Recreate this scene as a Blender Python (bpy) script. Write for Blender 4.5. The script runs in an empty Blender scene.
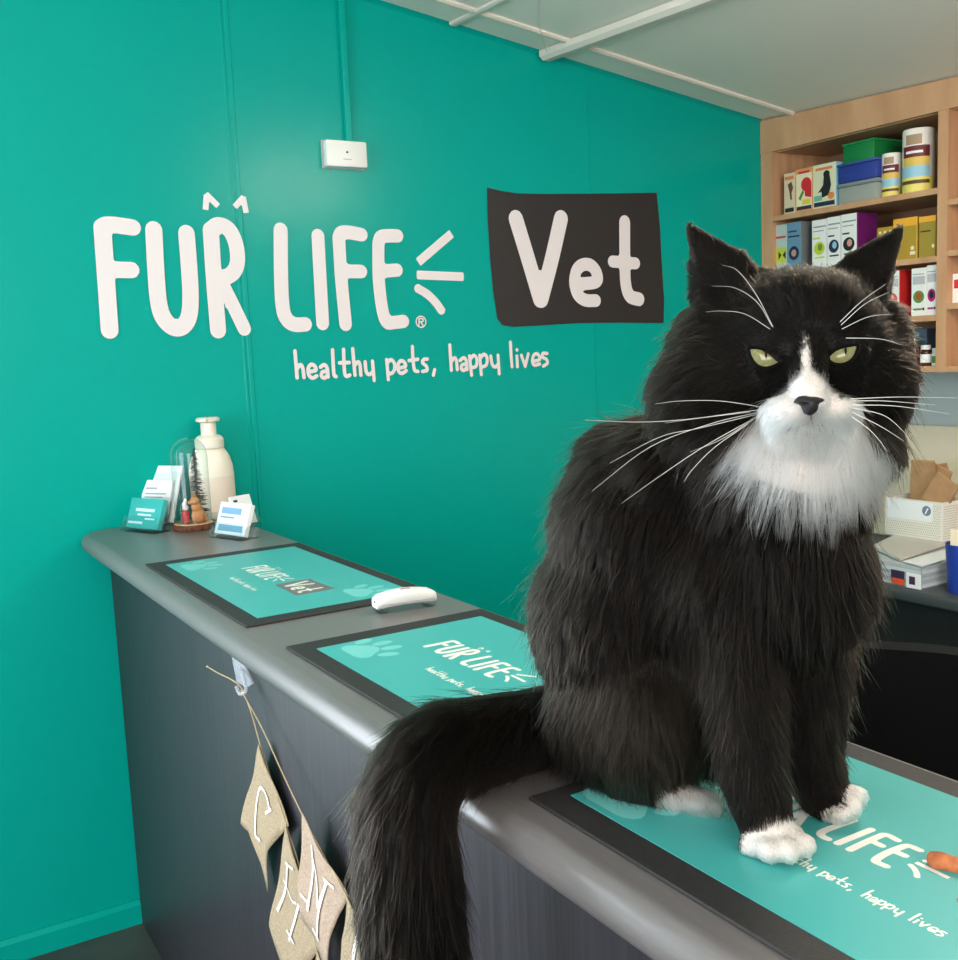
import bpy, bmesh, math, random
import numpy as np
from mathutils import Vector, Matrix, kdtree
from mathutils.bvhtree import BVHTree

random.seed(7)
rng = np.random.default_rng(7)
scene = bpy.context.scene
col = scene.collection

# ------------------------------------------------------------------ camera
# world: X along the teal wall to the right, Y towards the teal wall, Z up (metres)
CX, CY, FPX = 479.0, 480.0, 1038.8
ROT = np.array([[0.85346057, -0.10179926, 0.51111834],
                [-0.519309, -0.08359049, 0.85048856],
                [-0.04385447, -0.99128681, -0.12420646]])
CAM = np.array([0.0, 0.0, 1.444])
TOP = 1.044          # counter top height
WALL = 2.68          # teal wall plane
cam_data = bpy.data.cameras.new('camera')
cam = bpy.data.objects.new('camera', cam_data)
col.objects.link(cam)
m = Matrix.Identity(4)
for i in range(3):
    m[i][0], m[i][1], m[i][2], m[i][3] = ROT[i, 0], -ROT[i, 1], -ROT[i, 2], CAM[i]
cam.matrix_world = m
cam_data.sensor_fit = 'AUTO'
cam_data.sensor_width = 36.0
cam_data.lens = FPX / 960.0 * 36.0
cam_data.clip_start = 0.05
scene.camera = cam

# ------------------------------------------------------------------ world, lights, exposure
world = bpy.data.worlds.new('world')
scene.world = world
world.use_nodes = True
bg = world.node_tree.nodes['Background']
bg.inputs['Color'].default_value = (0.93, 0.97, 1.0, 1)
bg.inputs['Strength'].default_value = 0.80


def area(name, loc, target, sx, sy, power, color):
    d = bpy.data.lights.new(name, 'AREA')
    d.shape = 'RECTANGLE'; d.size = sx; d.size_y = sy
    d.energy = power; d.color = color
    o = bpy.data.objects.new(name, d)
    col.objects.link(o)
    o.location = loc
    o.rotation_euler = (Vector(target) - Vector(loc)).to_track_quat('-Z', 'Y').to_euler()
    return o


area('window_daylight', (-1.96, 1.0, 1.5), (0.0, 1.0, 1.5), 1.5, 1.5, 40, (0.80, 0.91, 1.0))
area('counter_edge_light', (-0.72, WALL - 0.03, 1.25), (-0.72, 0.0, 1.25), 0.9, 1.8, 34, (0.84, 0.92, 1.0))  # added to brighten the worktop nose; an unseen door is built around it
area('doorway_daylight', (-0.6, -2.5, 1.7), (0.8, 1.2, 1.2), 2.2, 1.7, 74, (1.0, 0.96, 0.91))

scene.view_settings.view_transform = 'Standard'
scene.view_settings.look = 'None'
scene.view_settings.gamma = 1.0
scene.view_settings.use_curve_mapping = False
scene.view_settings.exposure = 0.20

# ------------------------------------------------------------------ helpers: pixels of the photograph to points on real planes
def ray(u, v):
    return ROT @ np.array([(u - CX) / FPX, (v - CY) / FPX, 1.0])
def onz(u, v, z=TOP):
    d = ray(u, v); return CAM + d * ((z - CAM[2]) / d[2])
def ony(u, v, y=WALL):
    d = ray(u, v); return CAM + d * (y / d[1])
def onx(u, v, x):
    d = ray(u, v); return CAM + d * (x / d[0])
def pd(u, v, depth):
    return CAM + ray(u, v) * depth
def project(p):
    c = (np.asarray(p) - CAM) @ ROT
    return CX + FPX * c[..., 0] / c[..., 2], CY + FPX * c[..., 1] / c[..., 2], c[..., 2]
def inside(poly, x, y):
    r = np.zeros(x.shape, bool); n = len(poly)
    for i in range(n):
        x1, y1 = poly[i]; x2, y2 = poly[(i + 1) % n]
        c = ((y1 > y) != (y2 > y))
        with np.errstate(divide='ignore', invalid='ignore'):
            r ^= c & (x < (x2 - x1) * (y - y1) / (y2 - y1 + 1e-12) + x1)
    return r

# ------------------------------------------------------------------ helpers: materials
def lin(c):
    return tuple(((v / 255) / 12.92 if v / 255 <= 0.04045 else ((v / 255 + 0.055) / 1.055) ** 2.4) for v in c)

MATS = {}
def mat(name, rgb, rough=0.5, metal=0.0, spec=0.5, coat=0.0, noise=None, bump=None, transmission=0.0, ior=1.45, alpha=1.0, sheen=0.0):
    """noise=(scale xyz, second colour, amount)   bump=(scale xyz, strength, distance)"""
    if name in MATS:
        return MATS[name]
    mt = bpy.data.materials.new(name); mt.use_nodes = True
    nt = mt.node_tree; b = nt.nodes['Principled BSDF']
    c = lin(rgb) + (1,)
    b.inputs['Base Color'].default_value = c
    b.inputs['Roughness'].default_value = rough
    b.inputs['Metallic'].default_value = metal
    b.inputs['Specular IOR Level'].default_value = spec
    b.inputs['Coat Weight'].default_value = coat
    b.inputs['Transmission Weight'].default_value = transmission
    b.inputs['IOR'].default_value = ior
    b.inputs['Alpha'].default_value = alpha
    b.inputs['Sheen Weight'].default_value = sheen
    def tex(scale, detail=4):
        tc = nt.nodes.new('ShaderNodeTexCoord'); mp = nt.nodes.new('ShaderNodeMapping')
        mp.inputs['Scale'].default_value = scale
        nz = nt.nodes.new('ShaderNodeTexNoise'); nz.inputs['Scale'].default_value = 1.0; nz.inputs['Detail'].default_value = detail
        nt.links.new(tc.outputs['Object'], mp.inputs['Vector']); nt.links.new(mp.outputs['Vector'], nz.inputs['Vector'])
        return nz
    if noise:
        nz = tex(noise[0])
        mx = nt.nodes.new('ShaderNodeMix'); mx.data_type = 'RGBA'
        rp = nt.nodes.new('ShaderNodeMapRange')
        rp.inputs['From Min'].default_value = 0.35; rp.inputs['From Max'].default_value = 0.65
        rp.inputs['To Max'].default_value = noise[2]
        nt.links.new(nz.outputs['Fac'], rp.inputs['Value']); nt.links.new(rp.outputs['Result'], mx.inputs['Factor'])
        mx.inputs['A'].default_value = c; mx.inputs['B'].default_value = lin(noise[1]) + (1,)
        nt.links.new(mx.outputs['Result'], b.inputs['Base Color'])
    if bump:
        nz = tex(bump[0], 3)
        bp = nt.nodes.new('ShaderNodeBump'); bp.inputs['Strength'].default_value = bump[1]; bp.inputs['Distance'].default_value = bump[2]
        nt.links.new(nz.outputs['Fac'], bp.inputs['Height']); nt.links.new(bp.outputs['Normal'], b.inputs['Normal'])
    MATS[name] = mt
    return mt

def clear_mat(name, tint=(247, 251, 251), gloss=0.05):
    if name in MATS: return MATS[name]
    mt = bpy.data.materials.new(name); mt.use_nodes = True
    nt = mt.node_tree; nt.nodes.clear()
    out = nt.nodes.new('ShaderNodeOutputMaterial'); mix = nt.nodes.new('ShaderNodeMixShader')
    tr = nt.nodes.new('ShaderNodeBsdfTransparent'); tr.inputs['Color'].default_value = lin(tint) + (1,)
    gl = nt.nodes.new('ShaderNodeBsdfGlossy'); gl.inputs['Roughness'].default_value = gloss
    fr = nt.nodes.new('ShaderNodeLayerWeight'); fr.inputs['Blend'].default_value = 0.5
    pw_ = nt.nodes.new('ShaderNodeMath'); pw_.operation = 'POWER'; pw_.inputs[1].default_value = 4.0
    ma_ = nt.nodes.new('ShaderNodeMath'); ma_.operation = 'MULTIPLY_ADD'; ma_.inputs[1].default_value = 0.65; ma_.inputs[2].default_value = 0.05
    nt.links.new(fr.outputs['Facing'], pw_.inputs[0]); nt.links.new(pw_.outputs[0], ma_.inputs[0])
    nt.links.new(ma_.outputs[0], mix.inputs[0]); nt.links.new(tr.outputs[0], mix.inputs[1]); nt.links.new(gl.outputs[0], mix.inputs[2])
    nt.links.new(mix.outputs[0], out.inputs[0])
    MATS[name] = mt
    return mt

# ------------------------------------------------------------------ helpers: geometry
WL = {}
def prop(o, label=None, category=None, group=None, kind=None):
    if label: o['label'] = label
    if category: o['category'] = category
    if group: o['group'] = group
    if kind: o['kind'] = kind
    return o

def thing(name, loc, label, category, group=None):
    o = bpy.data.objects.new(name, None); col.objects.link(o)
    o.location = Vector(loc); o.empty_display_size = 0.05
    WL[o] = np.array(loc, float)
    return prop(o, label, category, group)

class G:
    def __init__(s): s.v = []; s.f = []
    def add(s, vs, fs):
        b = len(s.v); s.v += [tuple(float(c) for c in p) for p in vs]; s.f += [tuple(b + i for i in f) for f in fs]; return s
    def bm(s, b):
        b.verts.index_update()
        s.add([v.co[:] for v in b.verts], [[v.index for v in f.verts] for f in b.faces]); b.free(); return s
    def box(s, lo, hi, bev=0.0, seg=2):
        lo = np.array(lo, float); hi = np.array(hi, float)
        return s.obox((lo + hi) / 2, np.eye(3), hi - lo, bev, seg)
    def obox(s, c, axes, size, bev=0.0, seg=2):
        """box with centre c, rows of axes = its three directions"""
        b = bmesh.new(); bmesh.ops.create_cube(b, size=1.0)
        for v in b.verts: v.co = Vector((v.co[0] * size[0], v.co[1] * size[1], v.co[2] * size[2]))
        if bev > 0:
            bmesh.ops.bevel(b, geom=list(b.edges), offset=bev, segments=seg, profile=0.5, affect='EDGES')
        A = np.array(axes, float)
        for v in b.verts: v.co = Vector(np.array(c, float) + np.array(v.co) @ A)
        return s.bm(b)
    def tube(s, pts, r, n=8, caps=True):
        pts = [np.array(p, float) for p in pts]; k = len(pts)
        rs = [r] * k if np.isscalar(r) else list(r)
        vs = []; fs = []; up = None
        for i, p in enumerate(pts):
            t = pts[min(i + 1, k - 1)] - pts[max(i - 1, 0)]; t /= np.linalg.norm(t) + 1e-12
            if up is None:
                up = np.array([0, 0, 1.0]) if abs(t[2]) < 0.9 else np.array([1.0, 0, 0])
            a = np.cross(t, up); a /= np.linalg.norm(a) + 1e-12; b = np.cross(a, t); up = b
            for j in range(n):
                q = 2 * math.pi * j / n
                vs.append(p + rs[i] * (math.cos(q) * a + math.sin(q) * b))
        for i in range(k - 1):
            for j in range(n):
                fs.append((i * n + j, i * n + (j + 1) % n, (i + 1) * n + (j + 1) % n, (i + 1) * n + j))
        if caps:
            fs.append(tuple(range(n))[::-1]); fs.append(tuple((k - 1) * n + j for j in range(n)))
        return s.add(vs, fs)
    def lathe(s, prof, c=(0, 0, 0), n=32, axis=None, sx=1.0, sy=1.0):
        """prof = (radius, height) list, around the vertical through c"""
        vs = []; fs = []; k = len(prof)
        for (r, h) in prof:
            for j in range(n):
                q = 2 * math.pi * j / n
                vs.append((c[0] + sx * r * math.cos(q), c[1] + sy * r * math.sin(q), c[2] + h))
        for i in range(k - 1):
            for j in range(n):
                fs.append((i * n + j, i * n + (j + 1) % n, (i + 1) * n + (j + 1) % n, (i + 1) * n + j))
        if prof[0][0] > 1e-5: fs.append(tuple(range(n))[::-1])
        if prof[-1][0] > 1e-5: fs.append(tuple((k - 1) * n + j for j in range(n)))
        return s.add(vs, fs)
    def ball(s, c, r, sub=2):
        b = bmesh.new(); bmesh.ops.create_icosphere(b, subdivisions=sub, radius=1.0)
        r = np.array([r] * 3 if np.isscalar(r) else r, float)
        for v in b.verts: v.co = Vector(np.array(c) + np.array(v.co) * r)
        return s.bm(b)
    def prism(s, poly, off):
        """closed polygon of 3d points pushed by off"""
        n = len(poly); p = [np.array(q, float) for q in poly]; off = np.array(off, float)
        return s.add(p + [q + off for q in p], [tuple(range(n)), tuple(range(2 * n - 1, n - 1, -1))] + [(i, n + i, n + (i + 1) % n, (i + 1) % n) for i in range(n)])
    def build(s, name, mt, parent=None, smooth=35):
        me = bpy.data.meshes.new(name)
        v = np.array(s.v, float)
        if parent is not None: base = WL[parent]
        else: base = np.array([(v[:, 0].min() + v[:, 0].max()) / 2, (v[:, 1].min() + v[:, 1].max()) / 2, v[:, 2].min()])
        me.from_pydata([tuple(q) for q in v - base], [], s.f)
        b = bmesh.new(); b.from_mesh(me); bmesh.ops.recalc_face_normals(b, faces=b.faces); b.to_mesh(me); b.free()
        if smooth:
            me.shade_smooth(); me.set_sharp_from_angle(angle=math.radians(smooth))
        me.materials.append(mt)
        o = bpy.data.objects.new(name, me); col.objects.link(o)
        if parent is not None: o.parent = parent
        else: o.location = Vector(base)
        WL[o] = base
        return o

def crom(pts, k=6):
    """smooth curve through 2d or 3d points"""
    p = [np.array(q, float) for q in pts]
    if len(p) < 3: return p
    p = [2 * p[0] - p[1]] + p + [2 * p[-1] - p[-2]]
    out = []
    for i in range(1, len(p) - 2):
        for j in range(k):
            t = j / k
            out.append(0.5 * (2 * p[i] + (p[i + 1] - p[i - 1]) * t + (2 * p[i - 1] - 5 * p[i] + 4 * p[i + 1] - p[i + 2]) * t * t + (3 * p[i] - p[i - 1] - 3 * p[i + 1] + p[i + 2]) * t ** 3))
    out.append(p[-2])
    return out

def stroke2d(pts, w, flat=False):
    """a brush stroke: smoothed centre line, width, square ends or round ones"""
    return (np.array(crom(pts)), w, flat)

def outline(strokes):
    """one flat, non-overlapping surface for all strokes of a letter: marching squares over their distance field"""
    if len(strokes) == 1 and len(strokes[0]) == 2: return strokes[0]
    allp = np.concatenate([q[0] for q in strokes]); wm = max(q[1] for q in strokes); wn = min(q[1] for q in strokes)
    h = wn / 5.0
    lo = allp.min(0) - wm * .5 - 2 * h; hi = allp.max(0) + wm * .5 + 2 * h
    nx = int((hi[0] - lo[0]) / h) + 2; ny = int((hi[1] - lo[1]) / h) + 2
    gx, gy = np.meshgrid(lo[0] + h * np.arange(nx), lo[1] + h * np.arange(ny), indexing='ij')
    D = np.full(gx.shape, 1e9)
    for (p, w, flat) in strokes:
        for k in range(len(p) - 1):
            a, b = p[k], p[k + 1]; ab = b - a; L2 = ab @ ab + 1e-15; L = math.sqrt(L2)
            px, py = gx - a[0], gy - a[1]
            al = (px * ab[0] + py * ab[1]) / L; ac = np.abs(px * ab[1] - py * ab[0]) / L
            if flat:
                e0 = -al if k == 0 else np.where(al < 0, np.hypot(al, ac) - w / 2, -1e9)
                e1 = al - L if k == len(p) - 2 else np.where(al > L, np.hypot(al - L, ac) - w / 2, -1e9)
                d = np.maximum(np.maximum(e0, e1), ac - w / 2)
            else:
                t = np.clip(al, 0, L); d = np.hypot(al - t, ac) - w / 2
            D = np.minimum(D, d)
    vs = []; fs = []; vid = {}
    def vert(key, p):
        if key not in vid: vid[key] = len(vs); vs.append(p)
        return vid[key]
    ins = D < 0
    cells = np.argwhere(ins[:-1, :-1] | ins[1:, :-1] | ins[1:, 1:] | ins[:-1, 1:])
    for i, j in cells:
        cs = ((i, j), (i + 1, j), (i + 1, j + 1), (i, j + 1)); poly = []
        for k in range(4):
            c0, c1 = cs[k], cs[(k + 1) % 4]; d0, d1 = D[c0], D[c1]
            if d0 < 0: poly.append(vert(c0, (gx[c0], gy[c0])))
            if (d0 < 0) != (d1 < 0):
                t = d0 / (d0 - d1); poly.append(vert((min(c0, c1), max(c0, c1)), (gx[c0] + (gx[c1] - gx[c0]) * t, gy[c0] + (gy[c1] - gy[c0]) * t)))
        if len(poly) >= 3: fs.append(tuple(poly))
    return vs, fs

def decal(name, shapes, to3d, lift, mt, parent):
    """shapes = list of (verts2d, faces) outlines that do not overlap; to3d maps 2d -> 3d; lift = small normal offset"""
    g = G()
    for (vs, fs) in shapes:
        g.add([to3d(q) + lift for q in vs], fs)
    return g.build(name, mt, parent, smooth=None)

# ------------------------------------------------------------------ materials
M_teal = mat('teal_wall_paint', (0, 156, 143), 0.25, spec=0.15, bump=((26, 26, 26), 0.10, 0.004))
M_white_vinyl = mat('white_vinyl', (230, 220, 219), 0.45)
M_black_vinyl = mat('black_vinyl', (44, 40, 40), 0.42)
M_ceil = mat('ceiling_paint', (242, 236, 222), 0.5)
M_strip = mat('ceiling_strip_paint', (226, 216, 202), 0.5)
M_floor = mat('floor_vinyl', (58, 60, 58), 0.5, noise=((7, 7, 7), (78, 80, 76), 0.8))
M_top = mat('worktop_laminate', (112, 106, 105), 0.31, spec=0.7, noise=((300, 30, 300), (101, 96, 95), 0.5))
M_front = mat('counter_front_laminate', (50, 47, 53), 0.42, noise=((160, 160, 3), (36, 33, 38), 0.9), bump=((160, 160, 3), 0.15, 0.002))
M_rubber = mat('mat_rubber', (38, 36, 36), 0.62, noise=((420, 420, 420), (52, 48, 46), 0.6), bump=((500, 500, 500), 0.3, 0.001))
M_print = mat('mat_print_teal', (70, 170, 166), 0.40, bump=((700, 700, 700), 0.1, 0.0005))
M_print_white = mat('mat_print_white', (240, 234, 224), 0.45)
M_print_grey = mat('mat_print_grey', (116, 109, 108), 0.45)
M_print_paw = mat('mat_print_paw', (116, 200, 194), 0.45)
M_wood = mat('shelf_oak', (204, 158, 118), 0.5, noise=((30, 14, 3), (184, 136, 98), 0.8))
M_white = mat('white_plastic', (236, 234, 228), 0.35)
M_cream = mat('cream_bottle', (240, 230, 212), 0.3)
M_clear = clear_mat('clear_acrylic')
M_glass = clear_mat('dome_glass', (250, 253, 253), 0.02)
M_paper = mat('white_card', (240, 240, 240), 0.6)
M_tealcard = mat('teal_card', (60, 176, 172), 0.5)
M_dark = mat('black_plastic', (22, 22, 24), 0.5)
M_chair = mat('chair_mesh_black', (9, 9, 10), 0.9, spec=.2, bump=((300, 300, 300), 0.4, 0.002))

# ------------------------------------------------------------------ the room
XS = onx(0, 0, 1)[0] * 0 + 7.888 * (WALL / 7.5)     # front plane of the shelving
XR = XS + 0.30                                       # right wall
def ceil_z(x, y):
    a = ony(375, 0); b = ony(760, 120); c = onx(958, 75, XS)
    sx = (b[2] - a[2]) / (b[0] - a[0]); sy = (b[2] - c[2]) / (b[1] - c[1])
    return b[2] + sx * (x - b[0]) + sy * (y - b[1])

X0, Y0 = -2.6, -2.8
g = G().box((X0, Y0, -0.05), (XR + 0.1, WALL + 0.1, 0.0)); floor = prop(g.build('floor', M_floor), kind='structure')
g = G().prism([(X0, WALL, 0), (XR + 0.1, WALL, 0), (XR + 0.1, WALL, ceil_z(XR + 0.1, WALL) + 0.05), (X0, WALL, ceil_z(X0, WALL) + 0.05)], (0, 0.09, 0))
wall_back = prop(g.build('wall_back', M_teal), kind='structure')
M_rwall = mat('pale_blue_wall', (188, 196, 196), 0.6)
g = G().prism([(XR, Y0, 0), (XR, WALL, 0), (XR, WALL, ceil_z(XR, WALL) + 0.05), (XR, Y0, ceil_z(XR, Y0) + 0.05)], (0.09, 0, 0))
wall_right = prop(g.build('wall_right', M_rwall), kind='structure')
g = G().prism([(X0, Y0, ceil_z(X0, Y0)), (XR + 0.1, Y0, ceil_z(XR + 0.1, Y0)), (XR + 0.1, WALL + 0.1, ceil_z(XR + 0.1, WALL + 0.1)), (X0, WALL + 0.1, ceil_z(X0, WALL + 0.1))], (0, 0, 0.06))
ceiling = prop(g.build('ceiling', M_ceil), kind='structure')
M_frame = mat('window_frame_white', (232, 232, 228), 0.4)
g = G().prism([(-2.0, -0.2, 0), (-2.0, WALL + 0.09, 0), (-2.0, WALL + 0.09, ceil_z(-2.0, WALL) + 0.05), (-2.0, -0.2, ceil_z(-2.0, -0.2) + 0.05)], (-0.09, 0, 0))
wall_left = prop(g.build('wall_left', mat('white_wall', (226, 226, 220), 0.6)), kind='structure')
# left of the picture: window, and a glazed door added around the counter edge light
w1_ = prop(G().box((-2.0, 0.18, 0.68), (-1.93, 0.25, 2.32)).box((-2.0, 1.75, 0.68), (-1.93, 1.82, 2.32)).box((-2.0, 0.25, 0.68), (-1.93, 1.75, 0.75)).box((-2.0, 0.25, 2.25), (-1.93, 1.75, 2.32)).build('window_1', M_frame), kind='structure')
G().box((-1.99, 0.985, 0.75), (-1.94, 1.015, 2.25)).build('mullion', M_frame, w1_)
G().box((-2.0, 0.14, 0.64), (-1.86, 1.86, 0.68), 0.006, 2).build('window_sill', M_frame, w1_)
d1_ = prop(G().box((-1.25, WALL - 0.06, 0.0), (-1.17, WALL, 2.24)).box((-0.27, WALL - 0.06, 0.0), (-0.19, WALL, 2.24)).box((-1.17, WALL - 0.06, 2.15), (-0.27, WALL, 2.24)).box((-1.17, WALL - 0.06, 0.02), (-0.27, WALL, 0.35)).build('added_door_1', M_frame), kind='structure')
G().tube([(-0.30, WALL - 0.11, 1.0), (-0.42, WALL - 0.11, 1.0)], 0.011, 10).tube([(-0.30, WALL - 0.11, 1.0), (-0.23, WALL - 0.11, 1.0), (-0.23, WALL - 0.05, 1.0)], 0.009, 10).build('door_handle', mat('brushed_steel', (160, 160, 158), 0.3, 0.9), d1_)

M_day = bpy.data.materials.new('glowing_glass'); M_day.use_nodes = True
b_ = M_day.node_tree.nodes['Principled BSDF']; b_.inputs['Base Color'].default_value = (.8, .88, .95, 1); b_.inputs['Roughness'].default_value = .1
b_.inputs['Emission Color'].default_value = (.84, .92, 1, 1); b_.inputs['Emission Strength'].default_value = 1.5  # panes glow in place of daylight; the walls behind are solid
for lo, hi in (((-1.999, .25, .75), (-1.985, .985, 2.25)), ((-1.999, 1.015, .75), (-1.985, 1.75, 2.25))): G().box(lo, hi).build('pane', M_day, w1_, None)
G().box((-1.17, WALL - .018, .35), (-.27, WALL - .004, 2.15)).build('pane', M_day, d1_, None)
# skirting: its sloped top edge catches the light
zb = ony(68, 920)[2]
g = G(); 
xe = 0.56
xb_ = -0.19
g.prism([(xb_, WALL, 0), (xb_, WALL - 0.016, 0), (xb_, WALL - 0.016, zb - 0.01), (xb_, WALL - 0.006, zb), (xb_, WALL, zb)], (xe - xb_, 0, 0))
prop(g.build('baseboard_back', M_teal, smooth=None), kind='structure')

# ceiling cover strips
def ceil_pt(u, v):
    d = ray(u, v); t0, t1 = 0.5, 8.0
    for _ in range(60):
        t = (t0 + t1) / 2; p = CAM + d * t
        if p[2] > ceil_z(p[0], p[1]): t1 = t
        else: t0 = t
    return CAM + d * t0
def ceil_strip(name, a, b, w, h):
    g = G(); a = np.array(a); b = np.array(b); t = b - a; t /= np.linalg.norm(t)
    n = np.cross(t, [0, 0, 1]); n /= np.linalg.norm(n)
    prof = [(-w / 2, 0), (w / 2, 0), (w / 2, -h * .6), (w * .25, -h), (-w * .25, -h), (-w / 2, -h * .6)]
    g.prism([a + n * x + np.array([0, 0, z]) for x, z in prof], b - a)
    return g.build(name, M_strip, ceiling, smooth=None)
a = ceil_pt(440, 2); b = ceil_pt(795, 111); t = b - a
ys = (a[1] + b[1]) / 2
ceil_strip('cover_strip', (-1.6, ys, ceil_z(-1.6, ys)), (XS - 0.0, ys, ceil_z(XS, ys)), 0.028, 0.010)
for (u0, v0, u1, v1, w, h, y1) in ((542, 53, 680, 2, 0.05, 0.028, -0.4), (449, 25, 500, 0, 0.03, 0.010, -0.4)):
    a = ceil_pt(u0, v0); b = ceil_pt(u1, v1); d = (b - a) / (b[1] - a[1])
    s = a + d * (WALL - 0.012 - a[1]); e = a + d * (y1 - a[1])
    s[2] = ceil_z(s[0], s[1]); e[2] = ceil_z(e[0], e[1])
    ceil_strip('cover_strip', s, e, w, h)
# small cornice bead between teal wall and ceiling
g = G(); g.prism([(-1.6, WALL, ceil_z(-1.6, WALL)), (-1.6, WALL - 0.012, ceil_z(-1.6, WALL)), (-1.6, WALL, ceil_z(-1.6, WALL) - 0.012)], (XS + 1.6, 0, ceil_z(XS, WALL) - ceil_z(-1.6, WALL)))
g.build('cornice_bead', M_teal, ceiling, smooth=None)

# wall cover strips
xs1 = ony(240, 250)[0]
g = G()
for dx, w, dp in ((-0.008, 0.008, 0.0018), (0.007, 0.012, 0.0026)):
    g.box((xs1 + dx - w / 2, WALL - dp, zb), (xs1 + dx + w / 2, WALL + 0.002, ceil_z(xs1, WALL) - 0.005), 0.0015, 1)
g.build('joint_strip', M_teal, wall_back)
xs2 = ony(592, 240)[0]
G().box((xs2 - 0.0025, WALL - 0.0018, zb), (xs2 + 0.0025, WALL + 0.002, ceil_z(xs2, WALL) - 0.005)).build('joint_strip', M_teal, wall_back)

# sensor box with its painted cable duct
c0 = ony(326, 139, WALL - 0.03); c1 = ony(368, 168, WALL - 0.03)
xm = ony(345, 100)[0]
t = thing('alarm_sensor', ((c0[0] + c1[0]) / 2, WALL, c1[2]), 'small white plastic alarm box on the teal wall under a painted cable duct', 'sensor')
G().box((c0[0], WALL - 0.03, c1[2]), (c1[0], WALL - 0.004, c0[2]), 0.004, 2).build('housing', M_white, t)
G().box((c0[0] - 0.004, WALL - 0.006, c1[2] - 0.003), (c1[0] + 0.003, WALL, c0[2] + 0.003), 0.001, 1).build('back_plate', mat('grey_plastic', (170, 176, 172), 0.5), t)
xc = (c0[0] + c1[0]) / 2; zc = (c0[2] + c1[2]) / 2
G().ball((xc, WALL - 0.0302, zc + 0.004), (0.0036, 0.001, 0.003)).build('indicator', mat('dark_red', (96, 50, 44), 0.4), t)
g = G()
for i in range(5): g.box((xc - 0.012 + i * 0.005, WALL - 0.0306, zc - 0.016), (xc - 0.009 + i * 0.005, WALL - 0.0296, zc - 0.0135))
g.build('maker_mark', mat('grey_ink', (150, 140, 130), 0.5), t)
g = G().box((xm - 0.009, WALL - 0.017, c0[2]), (xm + 0.009, WALL + 0.001, ceil_z(xm, WALL) - 0.004), 0.002, 1)
prop(g.build('cable_duct', M_teal), 'slim teal painted cable duct running down to the white alarm box', 'cable duct')

# hanging thread from the ceiling strip
p = ceil_pt(541, 51)
g = G().tube([(p[0] - .0, p[1] - 0.03, p[2] - 0.012), ony(539, 25, p[1] - 0.30), ony(539, -30, p[1] - 0.7)], 0.0012, 6)
prop(g.build('ceiling_thread', mat('thread_white', (200, 205, 195), 0.6)), 'fine white thread strung from the end of the ceiling batten', 'thread')
# ceiling lamp over the counter: a long fluorescent fitting whose diffuser gives off the light
M_diff = bpy.data.materials.new('lamp_diffuser'); M_diff.use_nodes = True
b_ = M_diff.node_tree.nodes['Principled BSDF']; b_.inputs['Base Color'].default_value = (.9, .88, .84, 1)
b_.inputs['Emission Color'].default_value = (1.0, .93, .82, 1); b_.inputs['Emission Strength'].default_value = 52.0
LX, LY = 1.80, 0.86
z = ceil_z(LX, LY) - .10
t = thing('ceiling_lamp', (LX, LY, z), 'short white fluorescent ceiling lamp above the reception counter', 'lamp')
G().box((LX - .24, LY - .10, z), (LX + .24, LY + .10, z + .045), .015, 3).build('diffuser', M_diff, t)
G().box((LX - .25, LY - .045, z + .045), (LX + .25, LY + .045, z + .07), .004, 2).build('housing', M_white, t)
for dx in (-0.15, 0.15): G().tube([(LX + dx, LY, z + .06), (LX + dx, LY, ceil_z(LX + dx, LY) + .002)], .010).build('rod', M_white, t)

# ------------------------------------------------------------------ wall lettering (traced in wall coordinates)
def cropper(ox, oy, s):
    def f(*pts):
        out = []
        for (x, y) in pts:
            q = ony(ox + x / s, oy + y / s); out.append((q[0], q[2]))
        return out
    return f
PXW = (ony(301, 280)[0] - ony(300, 280)[0])   # metres per pixel around the lettering
cA = cropper(260, 210, 4.3545); cB = cropper(80, 170, 4.3545); cV = cropper(475, 175, 4.79)
T1 = cropper(285, 340, 6.843); T2 = cropper(420, 340, 6.843)
w1, w2 = 66 / 4.3545 * PXW * 0.97, 60 / 4.3545 * PXW * 1.0
LOGO = []   # letters: lists of strokes (2d in wall metres)
LOGO.append([stroke2d(cB((96, 250), (112, 470), (128, 698)), w1), stroke2d(cB((96, 250), (112, 240), (150, 240), (228, 251)), w1 * .95), stroke2d(cB((115, 434), (222, 436)), w1 * .95)])
LOGO.append([stroke2d(cB((320, 260), (328, 420), (340, 570), (362, 645), (405, 686), (445, 682), (472, 640), (480, 560), (474, 430), (462, 276)), w1)])
LOGO.append([stroke2d(cB((568, 262), (582, 480), (600, 698)), w1), stroke2d(cB((568, 262), (600, 240), (645, 258), (676, 320), (684, 400), (660, 452), (595, 482)), w1 * .95), stroke2d(cB((620, 500), (665, 590), (714, 692)), w1 * .86)])
LOGO.append([stroke2d(cA((88, 88), (90, 300), (98, 430), (118, 480), (150, 499), (195, 498)), w2)])
LOGO.append([stroke2d(cA((250, 113), (260, 300), (271, 494)), w2 * .95)])
LOGO.append([stroke2d(cA((341, 120), (352, 300), (371, 498)), w2 * .95), stroke2d(cA((341, 120), (352, 100), (385, 98), (440, 108)), w2 * .95), stroke2d(cA((360, 267), (438, 268)), w2 * .95)])
LOGO.append([stroke2d(cA((513, 150), (515, 300), (530, 430), (550, 488), (580, 490), (622, 485)), w2 * .95), stroke2d(cA((513, 150), (522, 120), (550, 113), (596, 113)), w2 * .95), stroke2d(cA((520, 267), (594, 262)), w2 * .95)])
EARS = [[stroke2d(cB((545, 174), (550, 108)), w1 * .36, True), stroke2d(cB((546, 104), (600, 158)), w1 * .36, True)],
        [stroke2d(cB((672, 162), (712, 118)), w1 * .36, True), stroke2d(cB((708, 116), (722, 188)), w1 * .36, True)]]
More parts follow.
